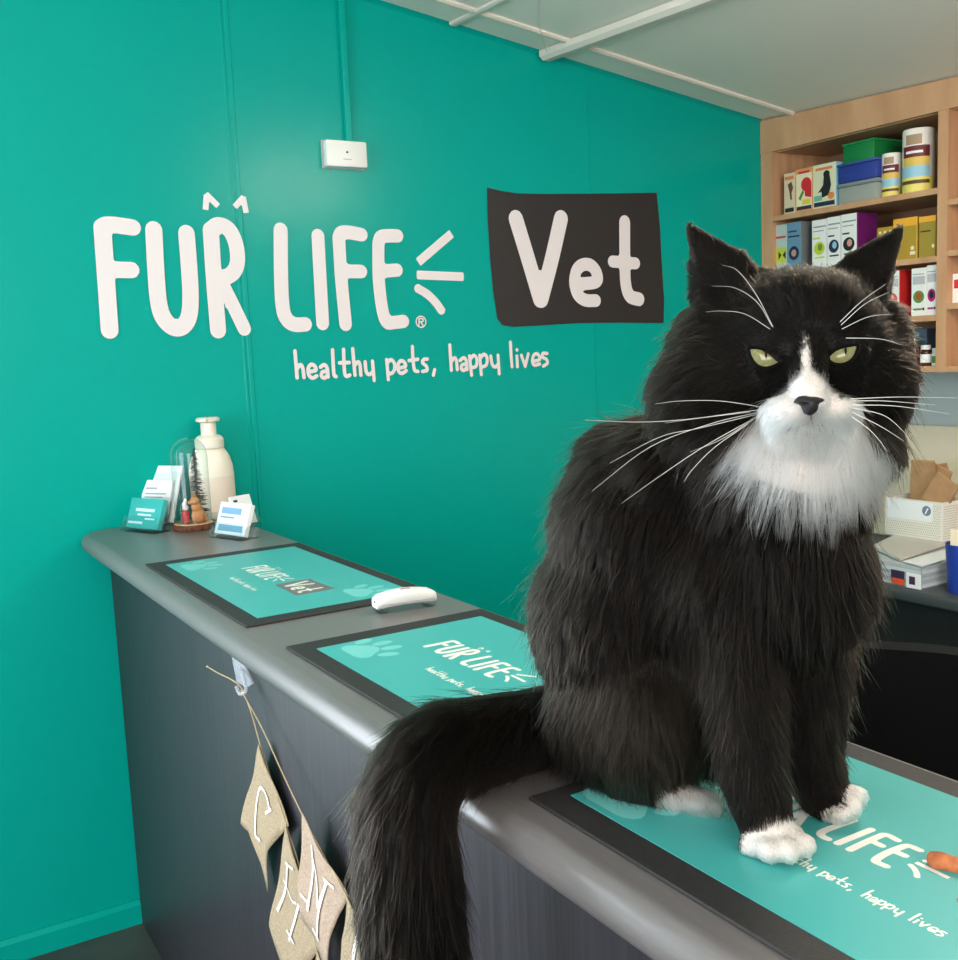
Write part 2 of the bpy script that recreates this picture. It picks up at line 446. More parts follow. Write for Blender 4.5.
MARKS = [[stroke2d(cA((686, 228), (832, 103)), w2 * .64, True)], [stroke2d(cA((680, 283), (885, 291)), w2 * .64, True)], [stroke2d(cA((678, 338), (725, 366), (762, 402), (792, 444)), w2 * .64, True)]]
cq = np.array(cA((699, 487))[0]); rr = 24 / 4.3545 * PXW
RING = [stroke2d([cq + rr * np.array([math.cos(q), math.sin(q)]) for q in np.linspace(0, 2 * math.pi, 21)], w2 * .09, True),
        stroke2d(cA((690, 504), (690, 472)), w2 * .1, True), stroke2d(cA((690, 473), (706, 474), (707, 485), (690, 487)), w2 * .1, True), stroke2d(cA((697, 487), (709, 504)), w2 * .1, True)]
PLATE = cV((55, 60), (120, 76), (200, 88), (330, 91), (500, 90), (700, 88), (868, 85), (884, 250), (894, 450), (904, 600), (901, 710), (700, 708), (500, 710), (300, 722), (180, 728), (130, 720), (105, 690), (85, 560), (70, 400), (58, 200))
wv = 80 / 4.79 * PXW * 1.08
VET = [[stroke2d(cV((192, 210), (250, 400), (308, 596)), wv), stroke2d(cV((408, 210), (365, 400), (314, 596)), wv * 1.02)],
       [stroke2d(cV((492, 523), (577, 512), (580, 470), (552, 434), (515, 430), (484, 455), (472, 515), (488, 572), (525, 600), (575, 602)), wv * .78)],
       [stroke2d(cV((713, 227), (714, 400), (718, 520), (738, 580), (782, 596)), wv * .86), stroke2d(cV((655, 415), (765, 424)), wv * .74)]]
wt = 25 / 6.843 * PXW
TAG = [[T1((65, 75), (72, 160), (80, 258)), T1((78, 200), (100, 170), (118, 190), (127, 256))],
       [T1((155, 218), (207, 207), (200, 178), (175, 168), (156, 195), (160, 238), (185, 260), (214, 246))],
       [T1((240, 185), (265, 170), (285, 192), (292, 252)), T1((285, 214), (252, 220), (247, 248), (268, 260), (288, 240))],
       [T1((322, 68), (328, 190), (333, 240), (347, 250))],
       [T1((397, 65), (402, 190), (408, 238), (422, 248), (440, 240)), T1((370, 157), (436, 154))],
       [T1((460, 60), (468, 160), (476, 240)), T1((475, 172), (495, 150), (509, 168), (516, 240))],
       [T1((545, 150), (552, 215), (572, 236), (597, 218)), T1((595, 145), (602, 220), (607, 277))],
       [T1((692, 135), (698, 200), (704, 270)), T1((695, 160), (720, 135), (745, 160), (745, 205), (722, 230), (700, 220))],
       [T1((768, 192), (820, 181), (811, 150), (787, 143), (768, 172), (773, 212), (796, 228), (827, 210))],
       [T1((868, 45), (873, 140), (883, 205), (906, 215)), T1((845, 141), (905, 132))],
       [T2((47, 130), (22, 133), (14, 155), (40, 180), (44, 207), (14, 215))],
       [T2((97, 203), (88, 240))],
       [T2((200, 35), (205, 120), (211, 206)), T2((210, 152), (230, 122), (245, 140), (251, 202))],
       [T2((270, 140), (295, 122), (313, 142), (319, 202)), T2((314, 165), (286, 170), (278, 194), (295, 208), (315, 190))],
       [T2((335, 110), (342, 175), (349, 240)), T2((340, 132), (364, 105), (385, 130), (380, 178), (350, 190))],
       [T2((405, 105), (410, 170), (416, 236)), T2((408, 126), (434, 98), (455, 122), (450, 170), (418, 186))],
       [T2((480, 110), (490, 165), (510, 185), (531, 165)), T2((530, 105), (534, 170), (538, 231))],
       [T2((615, 15), (619, 100), (626, 182))],
       [T2((659, 110), (663, 182)), T2((659, 67), (660, 69))],
       [T2((690, 105), (716, 180)), T2((716, 180), (737, 95))],
       [T2((768, 147), (816, 132), (800, 96), (776, 102), (765, 140), (778, 172), (816, 164))],
       [T2((866, 92), (838, 92), (833, 116), (860, 132), (868, 158), (840, 179))]]
TAGS = [[outline([stroke2d(s, wt) for s in L])] for L in TAG]
LOGO = [[outline(L)] for L in LOGO]; EARS = [[outline(L)] for L in EARS]; MARKS = [[outline(L)] for L in MARKS]; VET = [[outline(L)] for L in VET]; RING = [outline(RING)]

to_wall = lambda q: np.array([q[0], WALL, q[1]])
lw = np.array([0, -0.0032, 0])
q0 = ony(255, 333)
t = thing('wall_lettering', (q0[0], WALL, q0[2]), 'large white FUR LIFE lettering with ears and whisker marks on teal wall', 'lettering')
for L in LOGO: decal('letter', L, to_wall, lw, M_white_vinyl, t)
for L in EARS: decal('ear_mark', L, to_wall, lw, M_white_vinyl, t)
for L in MARKS: decal('whisker_mark', L, to_wall, lw, M_white_vinyl, t)
decal('registered_mark', RING, to_wall, lw, M_white_vinyl, t)
q0 = ony(420, 375)
t = thing('wall_tagline', (q0[0], WALL, q0[2]), 'small white tagline reading healthy pets, happy lives under the big lettering', 'lettering')
for L in TAGS: decal('letter', L, to_wall, lw, M_white_vinyl, t)
q0 = ony(575, 325)
t = thing('wall_logo_plate', (q0[0], WALL, q0[2]), 'black hand-cut panel with white word Vet on teal wall', 'sign')
decal('panel', [(PLATE, [tuple(range(len(PLATE)))])], to_wall, lw * .75, M_black_vinyl, t)
for L in VET: decal('letter', L, to_wall, lw * 1.3, M_white_vinyl, t)

# ------------------------------------------------------------------ reception counter
XB = onz(375, 569)[0]            # back edge of the worktop
XF = 0.4425                       # nose of the worktop front
YE = WALL - 0.012                # far end
YN = -0.55                       # near end (out of frame)
BF = 0.518                       # counter front face
TH = 0.042
t = thing('reception_counter', ((BF + XB) / 2, 1.0, 0), 'dark grey grained reception counter running along to the teal wall', 'counter')
G().box((BF, YN + 0.05, 0.0), (BF + 0.018, YE, TOP - TH), 0.001, 1).build('front_panel', M_front, t)
G().box((XB - 0.06, YN + 0.05, 0.0), (XB - 0.042, YE, TOP - TH), 0.001, 1).build('back_panel', M_front, t)
G().box((BF + 0.018, YE - 0.018, 0.0), (XB - 0.06, YE, TOP - TH)).build('end_panel', M_front, t)
G().box((BF + 0.018, YN + 0.05, 0.0), (XB - 0.06, YN + 0.068, TOP - TH)).build('end_panel', M_front, t)
r = TH / 2
prof = []
for q in np.linspace(90, 270, 15):
    prof.append((XF + r + r * math.cos(math.radians(q)), TOP - r + r * math.sin(math.radians(q))))
prof += [(XB - 0.004, TOP - TH), (XB, TOP - TH + 0.004), (XB, TOP - 0.004), (XB - 0.004, TOP)]
g = G(); n = len(prof)
# rounded far front corner: the profile is swept and pulled back near the end
stations = [(YN, 0.0), (YE - 0.075, 0.0), (YE - 0.05, 0.004), (YE - 0.03, 0.013), (YE - 0.014, 0.028), (YE, 0.055)]
vs = []
for (y, pull) in stations:
    for (x, z) in prof:
        vs.append((x + pull if x < XF + .05 else x, y, z))
fs = [(i * n + j, i * n + (j + 1) % n, (i + 1) * n + (j + 1) % n, (i + 1) * n + j) for i in range(len(stations) - 1) for j in range(n)]
fs += [tuple(range(n)), tuple((len(stations) - 1) * n + j for j in range(n))]
g.add(vs, fs)
prop(g.build('worktop', M_top, smooth=40), 'grey laminate worktop with rounded front edge on the reception counter', 'worktop')

# ------------------------------------------------------------------ printed counter mats
def bxy(pts): return np.array([p for p in pts], float)
lx = lambda u, v: ony(u, v)[0]; lz = lambda u, v: ony(u, v)[2]
LF, LEb, LB = lx(109.4, 331), lx(385, 328), ony(660, 250)[0]    # logo x anchors: F foot, E corner, plate right
LLx = lx(283, 326)
zbase = lz(109, 337); ztop = lz(278, 227)
def counter_mat(label, y0, y1, xf, xb, xfi, xbi, yi0, yi1, anchors, paws):
    """y0 far, y1 near; inner print rectangle xfi..xbi, yi0..yi1"""
    t = thing('counter_mat', ((xf + xb) / 2, (y0 + y1) / 2, TOP), label, 'counter mat', 'printed mats on the worktop')
    G().box((xf, y1, TOP), (xb, y0, TOP + 0.0035), 0.0012, 1).build('rubber_border', M_rubber, t)
    pr = G().box((xfi, yi1, TOP + 0.003), (xbi, yi0, TOP + 0.0042)).build('print', M_print, t, smooth=None)
    (xa, Ya), (xb_, Yb), xbase, hgt = anchors
    k = (Yb - Ya) / (xb_ - xa); h = hgt / (ztop - zbase)
    m3 = lambda q: np.array([xbase + (q[1] - zbase) * h, Ya + (q[0] - xa) * k, TOP + 0.0042])
    up = np.array([0, 0, 0.0002])
    decal('logo_plate', [(PLATE, [tuple(range(len(PLATE)))])], m3, up * 0.6, M_print_grey, pr)
    decal('logo_lettering', [s for L in LOGO + EARS + MARKS for s in L], m3, up * 0.8, M_print_white, pr)
    decal('plate_lettering', [s for L in VET for s in L], m3, up * 1.6, M_print_white, pr)
    mt_ = lambda q: m3(q) + np.array([-0.024, 0.010, 0])
    decal('tagline_lettering', [s for L in TAGS for s in L], mt_, up * 0.7, M_print_white, pr)
    for (px, py, sz) in paws:
        ell = []
        for (cx, cy, rx, ry, a) in ((0, -.16, .36, .26, 0), (-.42, .10, .10, .17, .35), (-.15, .30, .10, .18, .1), (.15, .30, .10, .18, -.1), (.42, .10, .10, .17, -.35)):
            vs = []
            for q in np.linspace(0, 2 * math.pi, 25)[:-1]:
                r_ = 1.0 + (0.16 * math.cos(3 * q + math.pi / 2) if rx > .3 else 0)
                ex, ey = rx * r_ * math.cos(q), ry * r_ * math.sin(q)
                vs.append((cx + ex * math.cos(a) - ey * math.sin(a), cy + ex * math.sin(a) + ey * math.cos(a)))
            ell.append((vs, [tuple(range(24))]))
        mp = lambda q: np.array([px + q[1] * sz, py - q[0] * sz * 1.1, TOP + 0.0042])
        decal('paw_print', ell, mp, up * 0.5, M_print_paw, pr)
    return t
hL = 0.0470
A = lambda u, v: onz(u, v, TOP + 0.004)
a1, b1 = A(243.6, 568.5), A(338, 588.5)
counter_mat('farthest teal printed counter mat, nearest the glass dome', A(149, 564)[1] + .01, A(239, 627)[1], 0.477, 0.804, 0.507, 0.777, A(163.6, 565)[1], A(249, 619.5)[1],
            ((LF, a1[1]), (LB, b1[1]), a1[0] - 0.004, hL), [(A(200, 566)[0], A(200, 566)[1], 0.085), (A(366, 591)[0] - .0, A(366, 591)[1], 0.085)])
a2, b2 = A(423.8, 647.1), A(478.5, 676.3)
y2e = A(320, 648)[1]
counter_mat('middle teal printed counter mat, partly behind the cat tail', A(290, 645)[1], A(290, 645)[1] - 0.565, 0.485, 0.804, 0.514, 0.778, y2e, y2e - 0.50,
            ((LF, a2[1]), (LEb, b2[1]), a2[0], hL), [(A(370, 649)[0], A(370, 649)[1], 0.085), (A(370, 649)[0], y2e - 0.44, 0.085)])
a3, b3 = A(819.6, 836.3), A(877, 865)
y3 = A(527, 796)[1]; y3i = A(568, 796)[1]
counter_mat('nearest teal printed counter mat, the one the cat sits on', y3, y3 - 0.565, 0.482, 0.802, 0.513, 0.772, y3i, y3i - 0.51,
            ((LLx, a3[1] + .004), (LEb, b3[1] + .005), a3[0] - .002, hL), [(A(632, 797)[0], A(632, 797)[1], 0.088), (A(632, 797)[0], y3i - 0.45, 0.088)])

# ------------------------------------------------------------------ things on the worktop
def frame_of(pa, pb):
    """right, forward(out of the front), up for a thing whose front foot runs from pixel pa to pb on the worktop"""
    a = onz(*pa); b = onz(*pb); r = b - a; w = np.linalg.norm(r); r /= w
    f = np.array([r[1], -r[0], 0.0]); 
    if f @ (CAM - a) < 0: f = -f
    return a, b, r, f, np.array([0, 0, 1.0]), w

def card_holder(pa, pb, hgt, depth, label, cards, front_h=0.6, name='card_holder'):
    a, b, r, f, u, w = frame_of(pa, pb)
    c = (a + b) / 2
    t = thing(name, c - f * depth / 2, label, 'card holder', 'clear card holders on the counter end')
    lean = np.array(-f * 0.38 + u); lean /= np.linalg.norm(lean); nrm = np.cross(lean, r); nrm /= np.linalg.norm(nrm)
    th = 0.0025
    def slab(c_, ax, size, nm, mt, par): return G().obox(c_, ax, size, 0.0008, 1).build(nm, mt, par)
    slab(c - f * depth / 2 + u * 0.0015, [r, f, u], (w, depth, 0.003), 'base', M_clear, t)
    back0 = c - f * depth * 0.62 + u * 0.003
    slab(back0 + lean * hgt / 2, [r, nrm, lean], (w, th, hgt), 'back_plate', M_clear, t)
    slab(c + lean * hgt * front_h / 2 - f * 0.002 + u * 0.002, [r, nrm, lean], (w, th, hgt * front_h * .8), 'front_lip', M_clear, t)
    for sgn in (-1, 1):
        q = c + r * sgn * (w / 2 - th / 2)
        G().prism([q + u * 0.003 - r * th / 2, q - f * depth * .62 + u * 0.003 - r * th / 2, q - f * depth * .62 + lean * hgt * .62 - r * th / 2, q + lean * hgt * .35 - r * th / 2], r * th).build('side_wall', M_clear, t, smooth=None)
    for (off, hh, th2, m_, ww, dx, inkc, band) in cards:
        cc = c - f * depth * off + u * 0.006 + lean * hh / 2 + r * dx
        st = thing('card_stack', cc - lean * hh / 2, label.split(' card holder')[0] + ' card stack held in the clear holder', 'cards') if False else None
        pk = G().obox(cc, [r, nrm, lean], (w * ww, th2, hh), 0.0006, 1).build('card_stack', m_, t)
        fc = cc + nrm * (th2 / 2 + 0.0004) * (1 if nrm @ f > 0 else -1)
        if inkc:
            g = G()
            for k, (x0, x1, z0, z1) in enumerate(inkc):
                g.obox(fc + r * (x0 + x1 - 1) / 2 * w * ww + lean * ((z0 + z1 - 1) / 2) * hh, [r, nrm, lean], (abs(x1 - x0) * w * ww, 0.0006, (z1 - z0) * hh))
            g.build('card_print', band, pk, smooth=None)
    return t
M_inkw = mat('white_ink', (215, 240, 238), 0.5); M_inkb = mat('blue_ink', (130, 170, 205), 0.5); M_inkg = mat('grey_text_ink', (175, 170, 185), 0.5)
lines_t = [(.22, .80, .56, .66), (.30, .72, .42, .48), (.55, .85, .30, .35), (.06, .5, .14, .22)]
lines_g = [(.12, .5, .78, .82), (.12, .85, .66, .69), (.12, .75, .58, .61), (.2, .6, .4, .44)]
lines_b = [(.1, .75, .64, .84), (.1, .55, .5, .56), (.1, .9, .1, .3)]
card_holder((134, 525.5), (165, 526.5), 0.135, 0.030, 'clear two-tier holder of tall white leaflets behind the teal card holder',
            [(.35,   .110, .006, M_paper, .92, 0, lines_g, M_inkg), (.75, .146, .006, M_paper, .9, .012, None, None)])
card_holder((120, 531), (154, 534.5), 0.070, 0.055, 'clear acrylic holder of teal business cards at the counter far corner',
            [(.36, .074, .014, M_tealcard, .93, 0, lines_t, M_inkw)])
card_holder((241, 529), (262, 525), 0.062, 0.05, 'clear card holder of plain white cards beside the mat, behind another holder',
            [(.36, .072, .010, M_paper, .92, 0, [(.1, .3, .78, .86)], mat('navy_ink', (60, 60, 90), .5))])
card_holder((208, 537), (240, 541.5), 0.066, 0.055, 'clear card holder of pale blue and white cards in front of glass dome',
            [(.36, .074, .012, M_paper, .93, 0, lines_b, M_inkb)])

# pump bottle
p = onz(216, 521); p = np.array([p[0], min(p[1], WALL - 0.07), TOP])
p[0] = ony(217.5, 460, p[1])[0]; p[1] = WALL - .05
k = ony(238, 480, p[1])[0] - ony(194, 480, p[1])[0]; rb = k / 2
zt = ony(211, 417, p[1])[2] - TOP
t = thing('soap_bottle', p, 'cream white foam soap pump bottle behind the glass dome', 'bottle')
hb = zt * 0.70
G().lathe([(rb * .9, 0), (rb, .006), (rb, hb * .62), (rb * .97, hb * .74), (rb * .84, hb * .88), (rb * .66, hb * .97), (rb * .60, hb)], p, 40, sy=.8).build('bottle', M_cream, t, 60)
G().lathe([(rb * .62, hb), (rb * .64, hb + .004), (rb * .64, hb + .022), (rb * .52, hb + .030), (rb * .36, hb + .034)], p, 32).build('collar', M_cream, t)
G().lathe([(rb * .34, hb + .03), (rb * .34, zt - .014), (rb * .30, zt - .012)], p, 24).build('pump_stem', M_cream, t)
g = G().lathe([(rb * .30, zt - .013), (rb * .52, zt - .010), (rb * .54, zt - .004), (rb * .46, zt)], p, 28)
hd = np.array([-0.6, -0.8, 0]); g.obox(p + hd * rb * .5 + np.array([0, 0, zt - .006]), [hd, [-hd[1], hd[0], 0], [0, 0, 1]], (rb * .5, rb * .4, .008), .002, 2)
g.build('pump_head', M_cream, t)
# bottle label
g = G(); rl = rb * 1.004
vs = []; fs = []
for i, q in enumerate(np.linspace(math.radians(190), math.radians(330), 15)):
    for z in (hb * .12, hb * .6): vs.append((p[0] + rl * math.cos(q), p[1] + rl * .8 * math.sin(q), TOP + z))
for i in range(14): fs.append((2 * i, 2 * i + 2, 2 * i + 3, 2 * i + 1))
g.add(vs, fs).build('bottle_label', mat('label_peach', (236, 218, 200), .5), t)

# glass dome with winter scene
pb_ = onz(194.5, 529); pb_[2] = TOP
dm = 0.5 * (ony(210, 500, pb_[1])[0] - ony(171, 500, pb_[1])[0]) * 0.98
zd = ony(191, 437, pb_[1])[2] - TOP
t = thing('glass_dome', pb_, 'glass dome on a bark-edged wooden slice', 'ornament')
g = G(); vs = []; n = 36
prof = [(dm * 1.0, 0), (dm * 1.06, .004), (dm * 1.08, .010), (dm * 1.05, .016)]
for (r_, h_) in prof:
    for j in range(n):
        w = 1 + 0.03 * math.sin(5 * j / n * 6.283) + 0.02 * math.sin(11 * j / n * 6.283 + 1); q = 2 * math.pi * j / n
        vs.append((pb_[0] + r_ * w * math.cos(q), pb_[1] + r_ * w * math.sin(q), TOP + h_))
fs = [(i * n + j, i * n + (j + 1) % n, (i + 1) * n + (j + 1) % n, (i + 1) * n + j) for i in range(3) for j in range(n)] + [tuple(range(n))]
g.add(vs, fs).build('bark_edge', mat('bark', (110, 66, 40), .8, noise=((160, 160, 60), (60, 36, 24), .9), bump=((160, 160, 60), .8, .004)), t)
G().lathe([(dm * 1.02, .0155), (dm * .98, .0175), (0, .0176)], pb_, 36).build('wood_face', mat('wood_slice', (206, 160, 116), .6), t)
dp = [(dm * .94, .0176)] + [(dm * .94, h) for h in (.06, zd - dm * .94)] + [(dm * .94 * math.cos(q), zd - dm * .94 + dm * .94 * math.sin(q)) for q in np.linspace(.15, math.pi / 2, 12)]
G().lathe(dp, pb_, 40).build('dome', M_glass, t, 80)
tr = thing('bottle_brush_tree', pb_ + np.array([.014, .004, .0176]), 'dark green bottle-brush fir tree inside the glass dome', 'ornament')
tc = WL[tr]; th_ = zd * .80
G().tube([tc, tc + np.array([0, 0, th_])], .0016, 6).build('wire_stem', mat('wire', (60, 60, 54), .5, .6), tr)
g = G()
for i in range(620):
    f_i = i / 620; q = random.random() * 6.283; h = .008 + (th_ - .008) * f_i; rr_ = (.031 * (1 - f_i) ** .75 + .002) * random.uniform(.55, 1.0)
    b = tc + np.array([0, 0, h]); e = b + np.array([math.cos(q) * rr_, math.sin(q) * rr_, random.uniform(-.006, .002)])
    g.tube([b, e], [.0007, .0004], 3, False)
prop(g.build('bristle', mat('fir_green', (20, 44, 36), .8), tr, None), kind='stuff')
def blob(nm, c, parts, mt, par, k=1.3):
    g = G()
    for (dx, dy, dz, r_) in parts: g.ball(c + k * np.array([dx, dy, dz]), k * np.array(r_), 2)
    return g.build(nm, mt, par, 180)
bc = pb_ + np.array([.006, -.022, .0176])
br = thing('dog_figurine', bc, 'tan sitting animal figurine inside the glass dome', 'figurine')
mtan = mat('tan_figurine', (190, 130, 80), .6)
blob('body', bc, [(0, 0, .014, (.013, .012, .015)), (-.003, -.002, .030, (.010, .009, .011)), (.010, .004, .007, (.008, .008, .007))], mtan, br)
blob('head', bc, [(-.006, -.005, .042, (.009, .009, .008)), (-.014, -.007, .040, (.006, .005, .004)), (-.004, -.001, .050, (.002, .002, .005)), (-.009, -.004, .050, (.002, .002, .005))], mtan, br)
sc_ = pb_ + np.array([-.022, -.014, .0176])
sr = thing('santa_figurine', sc_, 'small red and white figurine beside the tan animal inside the dome', 'figurine')
blob('coat', sc_, [(0, 0, .010, (.008, .007, .010)), (0, 0, .019, (.007, .006, .008))], mat('red_paint', (170, 30, 30), .5), sr)
blob('head', sc_, [(0, -.001, .030, (.006, .006, .006)), (-.001, 0, .036, (.005, .005, .005)), (.001, 0, .042, (.003, .003, .005))], mat('white_paint', (225, 220, 214), .5), sr)

# white plastic handheld device with clear feet
pa = onz(379, 615.5); pb2 = onz(438, 606.5); r_ = pb2 - pa; ln = np.linalg.norm(r_); r_ /= ln; f_ = np.array([r_[1], -r_[0], 0]); f_ = f_ if f_ @ (CAM - pa) > 0 else -f_
wd = 0.036; c_ = (pa + pb2) / 2 - f_ * wd / 2
t = thing('handheld_device', c_, 'white plastic handheld device on clear feet between two counter mats', 'device')
g = G(); vs = []; fs = []; k = 13; seg = 12
for i in range(k):
    s_ = i / (k - 1); x = (s_ - .5) * ln; zz = .010 + .016 + .006 * math.sin(math.pi * s_); wz = wd / 2 * (.9 + .1 * math.sin(math.pi * s_))
    if i in (0, k - 1): zz -= .003; wz *= .88
    zb0 = .008 + .0025 * math.sin(math.pi * s_)
    ring = [(-wz, zb0 + .003), (-wz, zz - .005), (-wz + .003, zz - .001), (-wz + .008, zz), (wz - .008, zz), (wz - .003, zz - .001), (wz, zz - .005), (wz, zb0 + .003), (wz - .003, zb0), (-wz + .003, zb0)]
    vs += [c_ + r_ * x + f_ * a_ + np.array([0, 0, b_]) for a_, b_ in ring]
n = 10
fs = [(i * n + j, i * n + (j + 1) % n, (i + 1) * n + (j + 1) % n, (i + 1) * n + j) for i in range(k - 1) for j in range(n)] + [tuple(range(n)), tuple((k - 1) * n + j for j in range(n))]
g.add(vs, fs).build('shell', M_white, t, 50)
for s_ in (-.40, .40): G().obox(c_ + r_ * s_ * ln + np.array([0, 0, .0048]), [r_, f_, [0, 0, 1]], (.016, wd * .8, .0096), .002, 2).build('foot', M_clear, t)
G().obox(c_ + r_ * .02 * ln + np.array([0, 0, .0322]), [r_, f_, [0, 0, 1]], (.016, .007, .0012), .0005, 1).build('button', mat('dusty_rose', (196, 150, 146), .5), t)
G().obox(c_ + r_ * (-.5) * ln + np.array([0, 0, .018]) + f_ * .002, [r_, f_, [0, 0, 1]], (.003, .004, .003), .001, 1).build('port', mat('port_grey', (110, 100, 130), .4), t)
G().obox(c_ + f_ * wd / 2 * .985 + np.array([0, 0, .0145]), [r_, f_, [0, 0, 1]], (ln * .9, .001, .0008)).build('seam', mat('seam_grey', (170, 165, 165), .5), t)

# treat
p0 = A(927, 863); p1 = A(986, 878)
t_ = thing('pet_treat', [(p0[0] + p1[0]) / 2, (p0[1] + p1[1]) / 2, TOP + .0045], 'orange brown bone-shaped pet treat on the nearest mat', 'pet treat')
g = G(); dr = p1 - p0; dr /= np.linalg.norm(dr); sd = np.array([-dr[1], dr[0], 0])
b = bmesh.new()
pts2 = []
L_ = np.linalg.norm(p1 - p0)
for s_ in list(np.linspace(0, .15, 7)) + list(np.linspace(.22, .78, 7)) + list(np.linspace(.85, 1, 7)):
    e = min(s_, 1 - s_) * L_
    wv_ = .0056 + .0026 * math.exp(-((e - .008) / .006) ** 2)
    if e < .008: wv_ *= math.sqrt(max(.06, 1 - ((.008 - e) / .008) ** 2))
    pts2.append((s_ * L_, wv_))
poly = [p0 + dr * x + sd * w_ for x, w_ in pts2] + [p0 + dr * x - sd * w_ for x, w_ in reversed(pts2)]
mid = (p0 + p1) / 2
z0 = TOP + .0045
def ringz(sc, z): return [np.array([mid[0] + (q[0] - mid[0]) * (1 - (1 - sc) * .3) , mid[1] + (q[1] - mid[1]) * (1 - (1 - sc) * .3), z]) + ((mid + dr * ((q - mid) @ dr)) - q) * np.array([1, 1, 0]) * (1 - sc) for q in poly]
rings = [ringz(.9, z0), ringz(1, z0 + .003), ringz(1, z0 + .006), ringz(.75, z0 + .0085), ringz(.3, z0 + .0094)]
n = len(poly); vs = [q for rg in rings for q in rg]
fs = [(i * n + j, i * n + (j + 1) % n, (i + 1) * n + (j + 1) % n, (i + 1) * n + j) for i in range(4) for j in range(n)] + [tuple(range(n)), tuple(4 * n + j for j in range(n))]
g.add(vs, fs).build('biscuit', mat('biscuit', (196, 112, 66), .7, noise=((120, 120, 120), (150, 76, 44), .8), bump=((220, 220, 220), .6, .002)), t_, 60)

# ------------------------------------------------------------------ burlap bunting on the counter front
XP = BF - 0.004
def fpt(u, v, x=XP): return onx(u, v, x)
hk = fpt(239, 682)
t = thing('adhesive_hook', hk, 'clear plastic adhesive hook stuck under the worktop edge', 'hook')
q = [fpt(231, 657), fpt(243, 664), fpt(252, 684), fpt(246, 688), fpt(236, 682)]
G().prism([np.array([BF - .003, p_[1], p_[2]]) for p_ in q], (0.0028, 0, 0)).build('plate', mat('hook_clear', (214, 216, 224), .2, alpha=.42), t, None)
hp = [fpt(240, 668, BF - .003), fpt(243, 676, BF - .012), fpt(246, 690, BF - .020), fpt(240, 694, BF - .024), fpt(236, 686, BF - .028)]
G().tube(crom(hp), .0032, 8).build('hook_arm', mat('hook_clear', (214, 216, 224), .2, alpha=.42), t)
M_burlap = mat('burlap', (184, 164, 136), .9, noise=((380, 380, 380), (150, 130, 102), .9), bump=((600, 600, 600), .5, .002))
M_burlap2 = mat('burlap_pink', (194, 170, 150), .9, noise=((380, 380, 380), (160, 136, 116), .9), bump=((600, 600, 600), .5, .002))
M_string = mat('jute_string', (190, 168, 130), .9)
M_paint = mat('white_letter_paint', (244, 242, 238), .6)
bt = thing('bunting', fpt(270, 760), 'string of burlap pennants with white painted letters hanging down counter front', 'bunting')
XSn = BF - .018
s1 = [fpt(208, 667, XSn), fpt(218, 673, XSn), fpt(232, 680, XSn), fpt(242, 689, BF - .022), fpt(252, 715, XSn), fpt(261, 747, XSn + .004), fpt(274, 788, XSn + .004), fpt(287, 828, XSn + .004), fpt(300, 870, XSn + .004), fpt(318, 960, XSn + .004)]
G().tube(crom(s1), .0011, 6).build('cord', M_string, bt)
s2 = [fpt(241, 690, BF - .024), fpt(262, 728, XSn - .002), fpt(283, 774, XSn - .004), fpt(303, 816, XSn - .006), fpt(325, 858, XSn - .006), fpt(346, 896, XSn - .006), fpt(368, 950, XSn - .006), fpt(384, 1000, XSn - .006)]
G().tube(crom(s2), .0011, 6).build('cord', M_string, bt)
G().ball(fpt(207.5, 666.5, XSn), .0026, 2).build('cord_knot', M_string, bt)
def pennant(px, x, mt, letters, wob):
    poly = [fpt(u, v, x) for u, v in px]
    c = sum(poly) / len(poly)
    # slightly curled sheet of cloth: triangle fan refined twice
    b = bmesh.new(); vs = [b.verts.new(Vector(p_)) for p_ in poly]; b.faces.new(vs)
    bmesh.ops.triangulate(b, faces=b.faces[:])
    bmesh.ops.subdivide_edges(b, edges=b.edges[:], cuts=5, use_grid_fill=True)
    def curl(p_):
        return wob * math.sin((p_[1] - c[1]) * 55) * .5 + wob * .5 * math.sin((p_[2] - c[2]) * 40)
    for v in b.verts: v.co.x += curl(v.co)
    g = G(); g.bm(b); o = g.build('pennant', mt, bt, 80)
    sol = o.modifiers.new('thickness', 'SOLIDIFY'); sol.thickness = .0014; sol.offset = 0
    if letters:
        g = G()
        for i, (pts, w) in enumerate(letters):
            P2 = [np.array([fpt(u, v, x)[1], fpt(u, v, x)[2]]) for u, v in pts]
            vv, ff = outline([stroke2d(P2, w * 1.6, True)])
            g.add([np.array([x + curl((0, q[0], q[1])) - .0026 - .00004 * i, q[0], q[1]]) for q in vv], ff)
        g.build('painted_letter', M_paint, o, None)
LC = [([(257, 836), (256, 818), (256, 802), (259, 790), (264, 788), (268, 795), (271, 812)], .0035), ([(257, 836), (262, 840)], .003), ([(267, 813), (272, 809)], .0032)]
pennant([(260.5, 744), (269, 770), (278, 798), (287.5, 826), (279, 836), (270, 850), (267, 868), (266, 893), (261, 870), (257, 846), (250, 830), (242, 823), (247, 795), (254, 768)], XSn + .003, M_burlap, LC, .004)
LH = [([(291, 862), (285, 888), (279, 910)], .004), ([(283, 880), (292, 899), (298, 903)], .0025), ([(300, 904), (296, 922), (291, 940)], .004), ([(288, 862), (297, 868)], .003), ([(288, 930), (297, 942)], .003)]
pennant([(286, 826), (294, 850), (303, 880), (312, 915), (318, 950), (308, 965), (300, 985), (296, 1010), (286, 985), (278, 950), (271, 925), (274, 905), (280, 865)], XSn + .002, M_burlap, LH, .004)
LM = [([(312, 845), (312, 875), (309, 910)], .004), ([(312, 855), (317, 882), (320, 908)], .0032), ([(320, 905), (325, 890), (329, 882)], .0025), ([(328, 880), (322, 908), (319, 936)], .0042), ([(303, 893), (311, 905)], .003), ([(314, 928), (321, 940)], .003), ([(325, 878), (334, 888)], .0028)]
